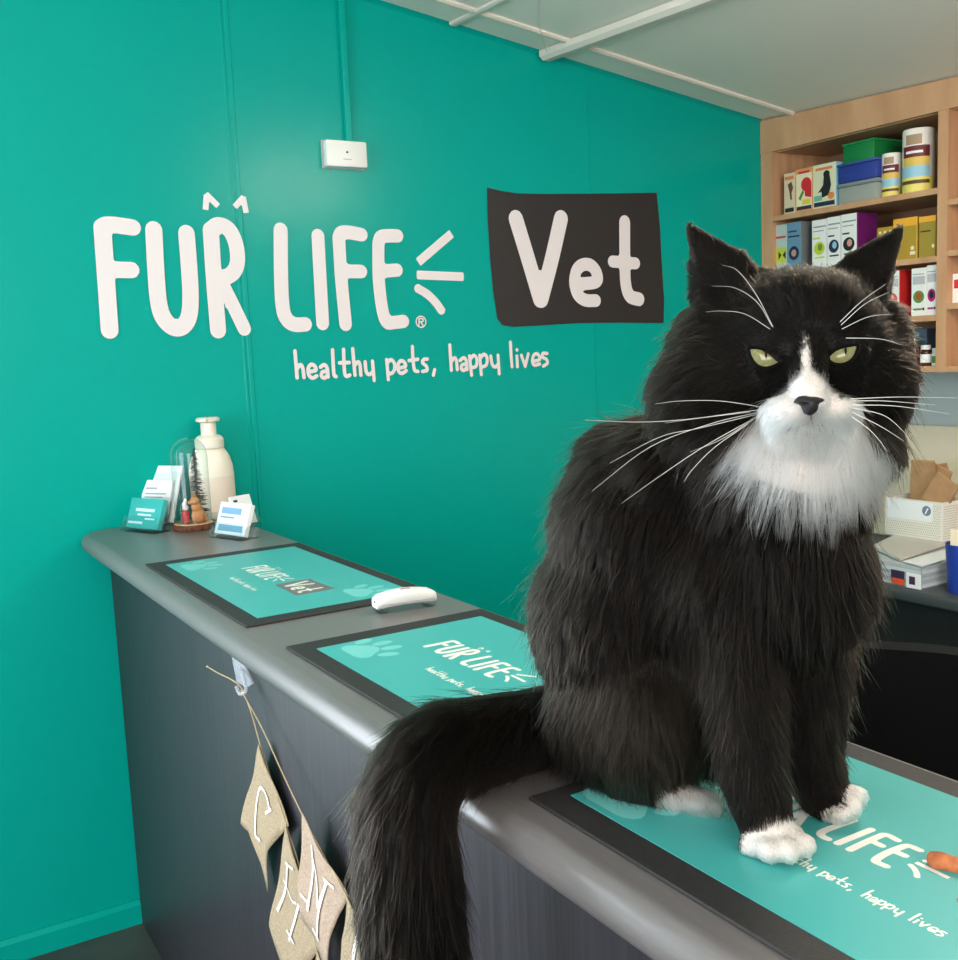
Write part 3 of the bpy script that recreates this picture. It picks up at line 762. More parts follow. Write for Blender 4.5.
pennant([(302.5, 813), (316, 842), (331, 868), (346, 897), (338, 915), (332, 938), (327, 975), (320, 960), (312, 935), (303, 918), (299, 880), (301, 845)], XSn - .007, M_burlap2, LM, .004)
pennant([(346, 897), (356, 920), (368, 950), (380, 985), (366, 1000), (352, 1030), (342, 980), (341, 940)], XSn - .006, M_burlap, [([(359, 935), (355, 950), (353, 975)], .006)], .004)
pennant([(318, 950), (326, 975), (336, 1010), (342, 1040), (330, 1050), (318, 1080), (308, 1040), (306, 1000)], XSn + .001, M_burlap, None, .003)

# ------------------------------------------------------------------ wooden wall shelving
ZT = 2.079; SZ = [1.861, 1.663, 1.488, 1.334]; RZ = [1.822, 1.675, 1.52, 1.334]
yA = onx(772, 200, XS)[1]; yB = onx(936.8, 250, XS)[1]; yC = onx(947, 250, XS)[1]; yD = 1.05
BT = 0.018
t = thing('wall_shelving', (XS + .15, 1.9, SZ[3] - BT), 'light oak wall shelving under the sloping ceiling stocked with pet products', 'shelving')
def cz(y): return ceil_z(XS, y) - .004
def stile(y0, y1): return G().prism([(XS, y0, SZ[3] - BT), (XS, y1, SZ[3] - BT), (XS, y1, cz(y1) - .02), (XS, y0, cz(y0) - .02)], (XR - XS - .002, 0, 0)).build('upright', M_wood, t, None)
stile(yA, WALL - .002); stile(yC, yB); stile(yD, yD + .03)
g = G().prism([(XS - .002, yD, ZT), (XS - .002, WALL - .002, ZT), (XS - .002, WALL - .002, cz(WALL)), (XS - .002, yD, cz(yD))], (.02, 0, 0)); g.build('top_rail', M_wood, t, None)
G().box((XS + .018, yB, ZT - .002), (XR - .01, yA, ZT + .016)).build('top_board', M_wood, t, None)
G().box((XR - .012, yD, SZ[3]), (XR - .003, WALL - .003, ZT), ).build('back_panel', mat('shelf_back_oak', (150, 112, 84), .6), t, None)
for z in SZ: G().box((XS + .001, yB, z - BT), (XR - .012, yA, z), .001, 1).build('shelf_board', M_wood, t)
for z in RZ: G().box((XS + .001, yD + .03, z - BT), (XR - .012, yC, z), .001, 1).build('shelf_board', M_wood, t)
G().box((XS + .018, yD + .03, ZT - .002), (XR - .01, yC, ZT + .016)).build('top_board', M_wood, t, None)

def ink(name, rgb): return mat('ink_' + name, rgb, .5)
def shelf_box(name, label, cat_, u0, u1, vt, z, depth, side, front, prints=(), set_=.02, group=None):
    X = XS + set_; vm = vt + 12
    ya = onx(u0, vm, X)[1]; yb = onx(u1, vm, X)[1]; zt_ = onx((u0 + u1) / 2, vt, X)[2]
    t = thing(name, (X + depth / 2, (ya + yb) / 2, z), label, cat_, group)
    G().box((X, yb, z), (X + depth, ya, zt_), .0012, 1).build('carton', side, t)
    fr = G().box((X - .0006, yb + .001, z + .001), (X + .002, ya - .001, zt_ - .001)).build('front_panel', front, t, None)
    for i, (shape, a, b, c, d, mt) in enumerate(prints):
        P = lambda x, y: np.array([X - .0010 - .00008 * i, ya + (yb - ya) * x, z + (zt_ - z) * y])
        if shape == 'r': vs = [P(a, b), P(c, b), P(c, d), P(a, d)]
        elif shape == 'e': vs = [P(a + c * math.cos(q), b + d * math.sin(q)) for q in np.linspace(0, 2 * math.pi, 21)[:-1]]
        else: vs = [P(x, y) for x, y in a]
        G().add(vs, [tuple(range(len(vs)))]).build('printed_patch', mt, fr, None)
    return t
I_or = ink('orange', (222, 130, 70)); I_red = ink('red', (206, 40, 50)); I_navy = ink('navy', (36, 44, 70)); I_blk = ink('black', (34, 32, 34)); I_yel = ink('yellow', (230, 200, 70))
I_lime = ink('lime', (190, 206, 60)); I_grey = ink('grey', (150, 150, 155)); I_pale = ink('paleblue', (150, 196, 214)); I_gold = ink('gold', (214, 176, 66)); I_mag = ink('magenta', (170, 20, 110)); I_green = ink('green', (90, 140, 50)); I_cream = ink('cream', (236, 222, 186))
pk_cream = mat('pack_cream', (220, 200, 168), .5); pk_or = mat('pack_orange', (226, 150, 92), .5); pk_pale = mat('pack_pale', (222, 214, 180), .5)
z1, z2, z3, z4 = SZ
fig = lambda *p: ('p', p, 0, 0, 0)
shelf_box('treat_pack', 'cream treat pack standing leftmost on the top shelf', 'pack', 784, 795, 173, z1, .05, pk_cream, pk_cream,
          [('r', .1, .84, .9, .92, I_or), ('p', [(.35, .72), (.7, .78), (.85, .62), (.7, .5), (.75, .35), (.6, .34), (.5, .55)], 0, 0, 0, ink('brown', (110, 70, 50))), ('r', .1, .05, .9, .15, I_blk)], group='treat packs')
shelf_box('treat_pack', 'orange treat pack with a red figure between two paler packs', 'pack', 795, 813.5, 168, z1, .05, pk_or, pk_or,
          [('r', .08, .06, .92, .88, I_cream), ('e', .62, .62, .28, .16, I_red), ('p', [(.5, .7), (.9, .6), (.9, .3), (.55, .35)], 0, 0, 0, I_red), ('p', [(.2, .32), (.45, .52), (.5, .44), (.3, .26)], 0, 0, 0, I_green), ('r', .4, .16, .85, .28, I_yel), ('r', .1, .05, .9, .13, I_navy), ('r', .2, .88, .8, .93, I_red)], group='treat packs')
shelf_box('treat_pack', 'pale treat pack with a black animal figure beside the clear tub', 'pack', 813, 836, 163.5, z1, .05, mat('pack_blue', (150, 200, 220), .5), pk_pale,
          [('r', .12, .86, .85, .92, I_or), ('e', .60, .76, .14, .08, I_blk), ('p', [(.48, .72), (.74, .72), (.8, .5), (.7, .28), (.4, .24), (.38, .38), (.22, .36), (.45, .52)], 0, 0, 0, I_blk), ('r', .05, .18, .4, .3, ink('teal', (110, 180, 150))), ('r', .05, .05, .95, .15, I_navy), ('e', .8, .26, .14, .08, I_or)], group='treat packs')
# tubs
def tub(name, label, u0, u1, vb, vt, depth, mt, set_, lidm=None):
    X = XS + set_
    ya = onx(u0, vb, X)[1]; yb = onx(u1, vb, X)[1]; za = onx(u1, vb, X)[2]; zt_ = onx((u0 + u1) / 2, vt, X)[2]
    return X, ya, yb, za, zt_
X = XS + .02; ya = onx(838, 190, X)[1]; yb = onx(877, 180, X)[1]
zc1 = onx(857, 181, X)[2]; zc2 = onx(857, 161, X)[2]; zc3 = onx(857, 140, X)[2]
t = thing('clear_tub', (X + .1, (ya + yb) / 2, z1), 'clear plastic tub at the bottom of the tub pile', 'tub')
M_tub = mat('frosted_plastic', (176, 180, 170), .3, alpha=.75)
G().box((X, yb, z1), (X + .2, ya, zc1 - .012), .006, 2).build('body', M_tub, t)
G().box((X - .003, yb - .003, zc1 - .012), (X + .203, ya + .003, zc1), .003, 2).build('lid', mat('grey_lid', (130, 135, 138), .4), t)
t = thing('blue_tub', (X + .1, (ya + yb) / 2, zc1), 'blue plastic tub on the clear tub, under the green one', 'tub')
G().box((X, yb, zc1 + .001), (X + .2, ya, zc2 - .008), .005, 2).build('body', mat('blue_plastic', (44, 60, 140), .4), t)
G().box((X - .003, yb - .003, zc2 - .008), (X + .203, ya + .003, zc2), .002, 2).build('lid', mat('blue_plastic2', (60, 80, 150), .4), t)
t = thing('green_tub', (X + .11, (ya + yb) / 2, zc2), 'green plastic box on top of the tub pile', 'tub')
yg = onx(843, 150, X + .02)[1]; yg2 = onx(874, 145, X + .02)[1]
G().box((X + .02, yg2, zc2 + .001), (X + .22, yg, zc3 - .006), .003, 2).build('body', mat('green_plastic', (22, 124, 62), .4), t)
G().box((X + .017, yg2 - .003, zc3 - .006), (X + .223, yg + .003, zc3), .002, 2).build('lid', mat('green_plastic2', (40, 140, 76), .4), t)
# supplement tins
def tin(label, u0, u1, vt, set_):
    X = XS + set_; 
    ya = onx(u0, vt + 20, X)[1]; yb = onx(u1, vt + 20, X)[1]
    d = ray((u0 + u1) / 2, vt + 20); nrm = math.hypot(d[0], d[1]); w = abs(ya - yb) * d[0] / nrm
    r_ = w / 2; c = onx((u0 + u1) / 2, vt + 20, X + r_); c[2] = z1
    h = onx((u0 + u1) / 2, vt, X + r_)[2] - z1
    t = thing('supplement_tin', (c[0], c[1], z1), label, 'tin', 'supplement tins')
    G().lathe([(r_ * .97, 0), (r_, .003), (r_, h * .97), (r_ * .96, h)], (c[0], c[1], z1), 40).build('tin', mat('tin_white', (240, 232, 220), .35), t)
    for (a, b, mt, q0, q1) in ((.56, .74, ink('maroon', (110, 34, 44)), -40, 66), (.42, .56, ink('tin_yellow', (226, 190, 90)), -40, 66), (.24, .42, I_pale, -40, 80), (.0, .24, ink('tin_lemon', (232, 214, 110)), -60, 100), (.13, .19, ink('tin_brown', (90, 66, 30)), -40, 78), (.76, .92, ink('tin_fur', (170, 140, 110)), -10, 50), (.62, .66, M_white, -14, 50)):
        vs = []; base = math.atan2(-c[1], -c[0])
        for q in np.linspace(math.radians(-q1), math.radians(-q0), 17):
            k_ = 1.004 if a not in (.13, .62) else 1.009
            for zz in (a, b): vs.append((c[0] + r_ * k_ * math.cos(base + q), c[1] + r_ * k_ * math.sin(base + q), z1 + .002 + h * zz * .97))
        G().add(vs, [(2 * i, 2 * i + 2, 2 * i + 3, 2 * i + 1) for i in range(16)]).build('label_band', mt, t)
tin('small supplement tin beside the taller tin on the top shelf', 881.5, 902.5, 154, .03)
tin('tall supplement tin at the right end of the top shelf', 902, 936, 130, .015)
# second shelf
pw = mat('pack_white', (236, 234, 228), .45)
shelf_box('medicine_box', 'pale grey box with a lime square at left end of second shelf', 'box', 775, 787, 224.5, z2, .11, mat('pack_grey', (160, 170, 170), .5), mat('pack_greygreen', (176, 196, 190), .5),
          [('r', .05, .72, .9, .76, I_red), ('r', .05, .22, .95, .52, I_lime), ('p', [(.3, .46), (.55, .37), (.3, .28)], 0, 0, 0, I_blk), ('p', [(.9, .46), (.65, .37), (.9, .28)], 0, 0, 0, I_blk)])
shelf_box('medicine_box', 'blue and pale box with a dog picture, second from left on second shelf', 'box', 787, 801, 222, z2, .12, mat('pack_slate', (120, 128, 128), .5), mat('pack_blue2', (104, 142, 168), .5),
          [('r', .1, .7, .9, .73, I_navy), ('r', .1, .8, .7, .83, I_navy), ('e', .5, .38, .36, .14, I_navy), ('e', .5, .38, .18, .07, ink('skin', (190, 140, 130)))])
for k, (u0, u1, vt, lab, cc, co) in enumerate(((812, 827, 219.5, 'white box with lime round badge on second shelf', I_lime, ink('olive', (120, 140, 40))), (827, 841, 216.5, 'white box with dark blue round badge, between two white boxes', I_navy, I_pale), (841, 857, 213.5, 'white box with black round badge and purple side', I_blk, ink('rose', (210, 150, 140))))):
    shelf_box('medicine_box', lab, 'box', u0, u1, vt, z2, .10, mat('pack_purple', (112, 28, 104), .45), pw,
              [('r', .1, .84, .95, .87, I_grey), ('r', .1, .76, .8, .78, I_grey), ('e', .5, .42, .36, .13, cc), ('e', .55, .44, .16, .07, co), ('r', .2, .22, .85, .25, cc), ('r', .1, .61, .55, .64, cc)])
pg = mat('pack_gold', (186, 150, 52), .4, metal=.2)
shelf_box('gold_box', 'small gold box with pale dots, left of two bigger gold boxes', 'box', 877, 893.5, 227, z2, .09, pg, pg, [('e', .2, .85, .08, .04, I_cream), ('e', .5, .85, .08, .04, I_cream), ('e', .8, .85, .08, .04, I_cream)])
shelf_box('gold_box', 'big gold box with orange lid band in the middle of the gold boxes', 'box', 893.5, 917, 218, z2, .09, pg, pg, [('r', 0, .8, 1, 1, ink('amber', (236, 170, 50))), ('e', .82, .26, .08, .05, I_cream), ('r', .72, .1, .95, .18, I_cream)])
shelf_box('gold_box', 'olive gold box against the upright at right of gold boxes', 'box', 919, 936, 216, z2, .09, pg, mat('pack_olive', (160, 138, 52), .45), [('r', 0, .86, 1, 1, ink('amber', (236, 170, 50))), ('r', .1, .62, .7, .65, I_blk), ('e', .85, .26, .08, .05, I_cream)])
# third shelf
for (u0, u1, vt, lab, side, cc, co) in ((882, 899.5, 271, 'white box with red round badge and red side on third shelf', mat('pack_red', (200, 40, 40), .45), ink('coral', (220, 90, 80)), ink('peach', (236, 170, 150))),
                                        (911.5, 926, 268, 'white box with green and brown round badge on third shelf', pw, I_green, ink('rust', (170, 80, 50))),
                                        (926.5, 937, 265, 'white box with magenta round badge beside the upright', pw, I_mag, I_blk)):
    shelf_box('medicine_box', lab, 'box', u0, u1, vt, z3, .12, side, pw, [('r', .1, .86, .9, .88, I_grey), ('r', .1, .66, .95, .83, mat('ink_softgrey', (190, 186, 190), .5)), ('e', .52, .40, .38, .13, cc), ('e', .52, .41, .2, .08, co), ('r', .15, .12, .75, .16, cc), ('e', .85, .14, .08, .03, I_blk)])
# bottom shelf: carton and bottles
shelf_box('medicine_box', 'blue grey carton lying at the back of the bottom shelf', 'box', 902, 927, 329, z4, .08, mat('pack_bluegrey', (92, 112, 128), .5), mat('pack_bluegrey', (92, 112, 128), .5), [('r', .1, .8, .7, .84, I_pale), ('r', .1, .7, .6, .73, I_pale)], set_=.12)
def bottle(label, u, wpx, vt, glass, capm, lab_m, set_):
    X = XS + set_; c = onx(u, vt + 15, X); d = np.linalg.norm(c - CAM); r_ = wpx / FPX * d / 2 * .97
    h = onx(u, vt, X)[2] - z4; b = (c[0], c[1], z4)
    t = thing('pill_bottle', b, label, 'bottle', 'bottles on the bottom shelf')
    G().lathe([(r_ * .94, 0), (r_, .003), (r_, h * .66), (r_ * .86, h * .74), (r_ * .7, h * .78), (r_ * .7, h * .8)], b, 24).build('body', glass, t, 50)
    G().lathe([(r_ * .84, h * .78), (r_ * .86, h * .8), (r_ * .86, h * .98), (r_ * .8, h)], b, 24).build('cap', capm, t)
    vs = []; base = math.atan2(-c[1], -c[0])
    for q in np.linspace(-1.2, 1.2, 13):
        for zz in (.16, .56): vs.append((c[0] + r_ * 1.01 * math.cos(base + q), c[1] + r_ * 1.01 * math.sin(base + q), z4 + h * zz))
    G().add(vs, [(2 * i, 2 * i + 2, 2 * i + 3, 2 * i + 1) for i in range(12)]).build('label', lab_m, t)
amber = mat('amber_glass', (70, 28, 20), .2)
bottle('white pill bottle left of the amber bottle', 908, 14, 338, M_white, M_white, mat('label_grey', (190, 190, 190), .5), .05)
bottle('small amber bottle with white cap and label on the bottom shelf', 926, 10.5, 345, amber, M_white, M_paper, .05)
bottle('amber bottle behind the small amber bottle', 918, 8, 345, amber, ink('maroon', (110, 34, 44)), I_red, .10)
bottle('white bottle with green label against the upright', 935.5, 7, 348, M_white, M_white, I_green, .05)
# right bay
shelf_box('product_carton', 'white carton on the right bay of the shelving', 'box', 952, 975, 273, RZ[2], .12, pw, pw, [('r', .1, .5, .4, .8, I_red)], set_=.03)

# ------------------------------------------------------------------ back desk with its clutter
DZ = .73; DX = 2.455
t = thing('back_desk', ((DX + XR) / 2, 1.5, 0), 'charcoal desk along the right wall under the shelving', 'desk')
G().box((DX, -.6, DZ - .035), (XR - .003, WALL - .003, DZ), .010, 3).build('desk_top', mat('desk_laminate', (66, 70, 72), .45), t)
M_desk = mat('desk_panel', (30, 31, 32), .6, noise=((120, 120, 3), (22, 23, 24), .8))
G().box((DX + .05, -.55, .0), (DX + .068, WALL - .004, DZ - .035)).build('front_panel', M_desk, t)
G().box((XR - .03, -.55, DZ), (XR - .012, WALL - .003, onx(940, 425, XR)[2]), .003, 1).build('upstand', mat('cream_upstand', (232, 216, 190), .5), t)
# clear document tray with leaflets
ty0, ty1 = onx(921, 588, DX + .02)[1], onx(872, 578, DX + .02)[1]
TZ = DZ + .066
t = thing('document_tray', (DX + .2, (ty0 + ty1) / 2, DZ), 'clear plastic tray of leaflets on the desk edge', 'tray')
M_trayc = mat('tray_plastic', (190, 202, 206), .2, alpha=.22)
G().box((DX + .02, ty0, DZ), (DX + .40, ty1 + .12, DZ + .004)).build('tray_floor', M_trayc, t)
G().box((DX + .02, ty0, DZ + .004), (DX + .024, ty1 + .12, TZ)).build('front_wall', M_trayc, t)
G().box((DX + .024, ty0, DZ + .004), (DX + .40, ty0 + .004, TZ)).build('side_wall', M_trayc, t)
G().box((DX + .024, ty1 + .116, DZ + .004), (DX + .40, ty1 + .12, TZ)).build('side_wall', M_trayc, t)
lf = thing('leaflet_stack', (DX + .2, (ty0 + ty1) / 2, DZ + .004), 'stack of leaflets with red and navy fronts inside the clear tray', 'leaflets')
for k in range(6):
    z = DZ + .0045 + k * .0098
    G().box((DX + .028 + .002 * (k % 2), ty0 + .006 + .002 * (k % 3), z), (DX + .38, ty1 + .10, z + .0092)).build('leaflet', [M_paper, mat('leaf_grey', (190, 196, 200), .6)][k % 2], lf)
def desk_patch(u0, v0, u1, v1, mt, par, x):
    pts = [onx(u, v, x) for u, v in ((u0, v1), (u1, v1 + .2 * (u1 - u0)), (u1, v0 + .2 * (u1 - u0)), (u0, v0))]
    G().prism(pts, (.001, 0, 0)).build('cover_print', mt, par, None)
desk_patch(891, 569, 904, 577, ink('navy2', (60, 40, 70)), lf, DX + .0188)
desk_patch(891, 577, 904, 583, ink('signal', (220, 80, 40)), lf, DX + .0188)
desk_patch(906, 572, 921, 587, M_paper, lf, DX + .0188)
desk_patch(909, 576, 915, 584, ink('plum', (70, 40, 66)), lf, DX + .0184)
# folder and loose sheets on the tray
zf = TZ + .001
f4 = [onz(u, v, zf) for u, v in ((872, 548), (900, 561), (948, 545), (905, 532))]
prop(G().prism(f4, (0, 0, .008)).build('paper_folder', mat('folder_grey', (206, 200, 190), .6), None, None), 'grey beige folder lying on the clear tray', 'folder')
f5 = [onz(u, v, zf) for u, v in ((903, 561.5), (922, 567), (958, 556), (949, 549))]
prop(G().prism(f5, (0, 0, .002)).build('paper_sheet', M_paper, None, None), 'loose white sheet in front of the folder on the tray', 'paper')
# perforated white box with paper bags
Z0 = zf + .0085
c0 = onz(895, 537, Z0); c1 = onz(948.5, 540.5, Z0)
bx0 = (c0[0] + c1[0]) / 2
hB = onx(925, 501, bx0)[2] - Z0
by1, by0 = c0[1] + .06, c1[1]
bd = min(.15, XR - .045 - bx0)
t = thing('white_box', (bx0 + bd / 2, (by0 + by1) / 2, Z0), 'white dotted storage box with round logo label holding paper bags', 'box')
M_dotw = mat('box_white', (232, 226, 214), .5)
w_ = .004
for nm, lo, hi in (('front_wall', (bx0, by0, Z0), (bx0 + w_, by1, Z0 + hB)), ('back_wall', (bx0 + bd - w_, by0, Z0), (bx0 + bd, by1, Z0 + hB)), ('side_wall', (bx0 + w_, by0, Z0), (bx0 + bd - w_, by0 + w_, Z0 + hB)), ('side_wall', (bx0 + w_, by1 - w_, Z0), (bx0 + bd - w_, by1, Z0 + hB)), ('box_floor', (bx0 + w_, by0 + w_, Z0), (bx0 + bd - w_, by1 - w_, Z0 + w_))):
    G().box(lo, hi).build(nm, M_dotw, t, None)
g = G(); st = .0075
ny = int((by1 - by0) / st)
for i in range(1, ny):
    for j in range(1, int(hB / st)):
        y = by0 + i * st + (st / 2 if j % 2 else 0); z = Z0 + j * st
        if (j <= int(hB / st * .42) or i < 6) and y < by1 - .004:
            g.box((bx0 - .0006, y - .0011, z - .0011), (bx0 + .0004, y + .0011, z + .0011))
for i in range(1, int(bd / st)):
    for j in range(1, int(hB / st)):
        g.box((bx0 + i * st - .0011, by0 - .0006, Z0 + j * st - .0011), (bx0 + i * st + .0011, by0 + .0004, Z0 + j * st + .0011))
prop(g.build('dot_pattern', mat('dot_taupe', (140, 128, 110), .6), t, None), kind='stuff')
lc = onx(926.5, 511, bx0 - .0012)
vs = [(lc[0], lc[1] + .0155 * math.cos(q), lc[2] + .0155 * math.sin(q)) for q in np.linspace(0, 6.283, 25)[:-1]]
G().box((bx0 - .001, lc[1] - .02, Z0 + hB * .47), (bx0 + .0002, by1 - .01, Z0 + hB * .96)).build('label', M_paper, t, None)
G().add(vs, [tuple(range(24))]).build('logo_disc', ink('slateblue', (110, 130, 150)), t, None)
G().add([(lc[0] - .0004, lc[1] + .006, lc[2] - .009), (lc[0] - .0004, lc[1] + .002, lc[2] - .010), (lc[0] - .0004, lc[1] - .008, lc[2] + .008), (lc[0] - .0004, lc[1] - .002, lc[2] + .009)], [(0, 1, 2, 3)]).build('logo_stroke', M_paper, t, None)
# brown paper bags standing in the box
M_kraft = mat('kraft_paper', (178, 138, 98), .8, noise=((30, 30, 30), (152, 114, 78), .6))
bagtop = onx(930, 462, bx0 + .05)[2]
for k, (fy, tilt, hh, dx, lab) in enumerate(((.25, .30, 1.0, .075, 'brown paper bag leaning leftmost in the white box'), (.45, -.1, 1.05, .050, 'brown paper bag upright in the middle of the white box'), (.60, .45, .92, .012, 'folded brown paper bag leaning at the front of the white box'), (.78, -.30, 1.0, .098, 'brown paper bag at the back right of the white box'))):
    y = by1 - .03 - (by1 - by0 - .06) * fy; hbag = (bagtop - Z0 - .01) * hh
    r_ = np.array([0, -math.cos(tilt), -math.sin(tilt)]); u_ = np.array([0.10, -math.sin(tilt), math.cos(tilt)]); u_ /= np.linalg.norm(u_); n_ = np.cross(r_, u_)
    b0 = np.array([bx0 + .012 + dx, y, Z0 + .030])
    t = thing('paper_bag', b0, lab, 'paper bag', 'paper bags in the white box')
    P = lambda a, b_, c: b0 + r_ * a + u_ * b_ + n_ * c
    hw = .042; hg = hbag - .03
    vs = [P(-hw, 0, -.004), P(hw, 0, -.004), P(hw, 0, .004), P(-hw, 0, .004), P(-hw, hg * .5, -.009), P(hw, hg * .5, -.009), P(hw, hg * .5, .009), P(-hw, hg * .5, .009), P(-hw * .97, hg, -.0012), P(hw * 1.0, hg * .97, -.0012), P(hw * 1.0, hg * .97, .0012), P(-hw * .97, hg, .0012)]
    G().add(vs, [(0, 1, 2, 3), (0, 1, 5, 4), (1, 2, 6, 5), (2, 3, 7, 6), (3, 0, 4, 7), (4, 5, 9, 8), (5, 6, 10, 9), (6, 7, 11, 10), (7, 4, 8, 11), (8, 9, 10, 11)]).build('bag', M_kraft, t, None)
    G().add([P(-hw * .97, hg * .80, -.0062), P(hw, hg * .77, -.0062), P(hw, hg * .99, -.0022), P(-hw * .97, hg * 1.02, -.0022)], [(0, 1, 2, 3)]).build('folded_top', mat('kraft_light', (198, 156, 106), .8), t, None)
# blue pen pot with papers
pc = onx(962, 570, DX + .09); pc[2] = DZ
zp = onx(952, 542, pc[0])[2] - DZ
t = thing('blue_holder', pc, 'blue plastic pot holding a card at the right edge of the desk', 'holder')
G().lathe([(.034, 0), (.036, .003), (.043, zp), (.0405, zp), (.034, .006), (0, .006)], pc, 32).build('pot', mat('cobalt_plastic', (40, 70, 170), .35, alpha=.9), t)
prop(G().obox(pc + np.array([-.005, 0, .012 + zp * .6]), [[.34, -.94, 0], [.94, .34, 0], [0, 0, 1]], (.055, .003, zp * 1.2)).build('card', mat('buff_card', (236, 220, 190), .6), None, None), 'buff card standing in the blue pot', 'card')

# black office chair between counter and desk
cc = np.array([1.52, 1.16, 0.0])
t = thing('office_chair', cc, 'black office chair with rounded backrest behind the counter', 'chair')
vd = np.array([cc[0], cc[1], 0]); vd /= np.linalg.norm(vd); rt = np.array([vd[1], -vd[0], 0]); up3 = np.array([0, 0, 1.0])
# backrest turned towards the camera side
bc = cc - vd * .20
vs = []; fs = []; nu, nv = 13, 12
for side in (0, 1):
    for j in range(nv):
        s_ = j / (nv - 1)
        hw = .25 * (.84 + .16 * min(1, s_ / .3))
        for i in range(nu):
            x = -1 + 2 * i / (nu - 1)
            zz = .50 + .46 * s_ * (1 - .16 * abs(x) ** 3)
            vs.append(bc + rt * hw * x + up3 * zz + vd * (.05 * (1 - x * x) * (-1) + .03 * math.sin(s_ * 3) + (.0 if side == 0 else .045)))
idx = lambda sd, j, i: sd * nu * nv + j * nu + i
for j in range(nv - 1):
    for i in range(nu - 1):
        fs.append((idx(0, j, i), idx(0, j, i + 1), idx(0, j + 1, i + 1), idx(0, j + 1, i))); fs.append((idx(1, j, i), idx(1, j + 1, i), idx(1, j + 1, i + 1), idx(1, j, i + 1)))
    for i in (0, nu - 1): fs.append((idx(0, j, i), idx(0, j + 1, i), idx(1, j + 1, i), idx(1, j, i)))
for j in (0, nv - 1):
    for i in range(nu - 1): fs.append((idx(0, j, i), idx(0, j, i + 1), idx(1, j, i + 1), idx(1, j, i)))
G().add(vs, fs).build('backrest', M_chair, t, 60)
G().obox(cc + vd * .06 + up3 * .46, [rt, vd, up3], (.47, .46, .08), .035, 4).build('seat', M_chair, t, 60)
G().tube([bc + up3 * .62 + vd * .05, bc + up3 * .44 + vd * .06, cc + up3 * .41], .018, 8).build('back_bracket', M_dark, t)
G().tube([cc + up3 * .10, cc + up3 * .42], .025, 14).build('gas_post', M_dark, t)
for k in range(5):
    q = k * 2 * math.pi / 5 + .3; d = np.array([math.cos(q), math.sin(q), 0])
    lg = G().tube([cc + up3 * .11, cc + d * .16 + up3 * .09, cc + d * .28 + up3 * .065], [.024, .018, .014], 8).build('base_leg', M_dark, t)
    G().lathe([(.001, -.012), (.024, -.011), (.027, 0), (.024, .011), (.001, .012)], cc + d * .28 + up3 * .03, 16).build('castor', M_dark, lg)

# ------------------------------------------------------------------ the cat
def px_r(r, depth): return r * depth / FPX
CR = ROT  # camera axes: columns right, down, away
def cam_dir(a, b, c): return ROT @ np.array([a, b, c], float)
cat_g = G()
def ell(u, v, d, ru, rv, rd, sub=3):
    c = pd(u, v, d); b = bmesh.new(); bmesh.ops.create_icosphere(b, subdivisions=sub, radius=1.0)
    k = d / FPX
    for q in b.verts:
        q.co = Vector(c + cam_dir(q.co.x * ru * k, q.co.y * rv * k, q.co.z * rd))
    cat_g.bm(b)
def chain(pts, step=.25):
    """pts = (u, v, depth, radius px)"""
    P = crom([np.array(p, float) for p in pts], 8)
    for (u, v, d, r) in P: cat_g.ball(pd(u, v, d), px_r(r, d), 2)
def wchain(pts):
    P = crom([np.array(p, float) for p in pts], 8)
    for (x, y, z, r) in P: cat_g.ball((x, y, z), r, 2)
def hull(pts):
    b = bmesh.new()
    for p in pts: b.verts.new(Vector(p))
    bmesh.ops.convex_hull(b, input=b.verts[:]); cat_g.bm(b)
# trunk
ell(620, 705, .945, 72, 72, .072)
ell(610, 612, .955, 74, 98, .080)
ell(634, 525, .945, 78, 90, .078)
ell(668, 465, .92, 55, 50, .065)
ell(628, 478, .945, 50, 56, .06)
ell(735, 580, .905, 92, 110, .080)
ell(790, 560, .865, 74, 100, .062)
ell(780, 470, .855, 88, 72, .072)
ell(700, 690, .915, 62, 75, .05)
# haunch and hind foot
ell(645, 718, .905, 66, 66, .048)
chain([(622, 780, .915, 18), (660, 790, .897, 15), (700, 799, .878, 13)])
# front legs
chain([(738, 610, .862, 46), (742, 690, .845, 42), (752, 760, .828, 35), (764, 815, .815, 28), (770, 838, .812, 24)])
chain([(806, 610, .885, 46), (804, 690, .882, 40), (810, 750, .876, 32), (822, 790, .868, 25), (830, 806, .864, 20)])
# paws with toes
ell(774, 836, .812, 30, 20, .024)
for (u, v, d, r) in ((750, 845, .803, 11.5), (767, 849, .788, 12.5), (787, 849.5, .784, 12.5), (804, 844, .792, 11.5)): ell(u, v, d, r, r * .95, px_r(r, d) * 1.35)
ell(834, 805, .864, 22, 16, .022)
for (u, v, d, r) in ((825, 814, .854, 9), (838, 813, .845, 10), (850, 806, .846, 10.5), (856, 794, .855, 10)): ell(u, v, d, r, r * .95, px_r(r, d) * 1.3)
# neck, head
ell(786, 425, .845, 106, 62, .072)
ell(800, 345, .815, 84, 70, .066)
ell(803, 318, .80, 62, 48, .055)
ell(722, 384, .828, 66, 50, .054)
ell(858, 374, .818, 48, 46, .052)
ell(770, 352, .785, 26, 24, .035)
ell(842, 350, .785, 24, 24, .035)
chain([(805, 322, .768, 22), (807, 355, .757, 20), (809, 385, .742, 18), (810, 398, .735, 16)])
ell(789, 411, .751, 24, 17, .023)
ell(830, 410, .750, 24, 17, .024)
ell(809, 404, .742, 16, 14, .024)
ell(809, 428, .775, 30, 12, .020)
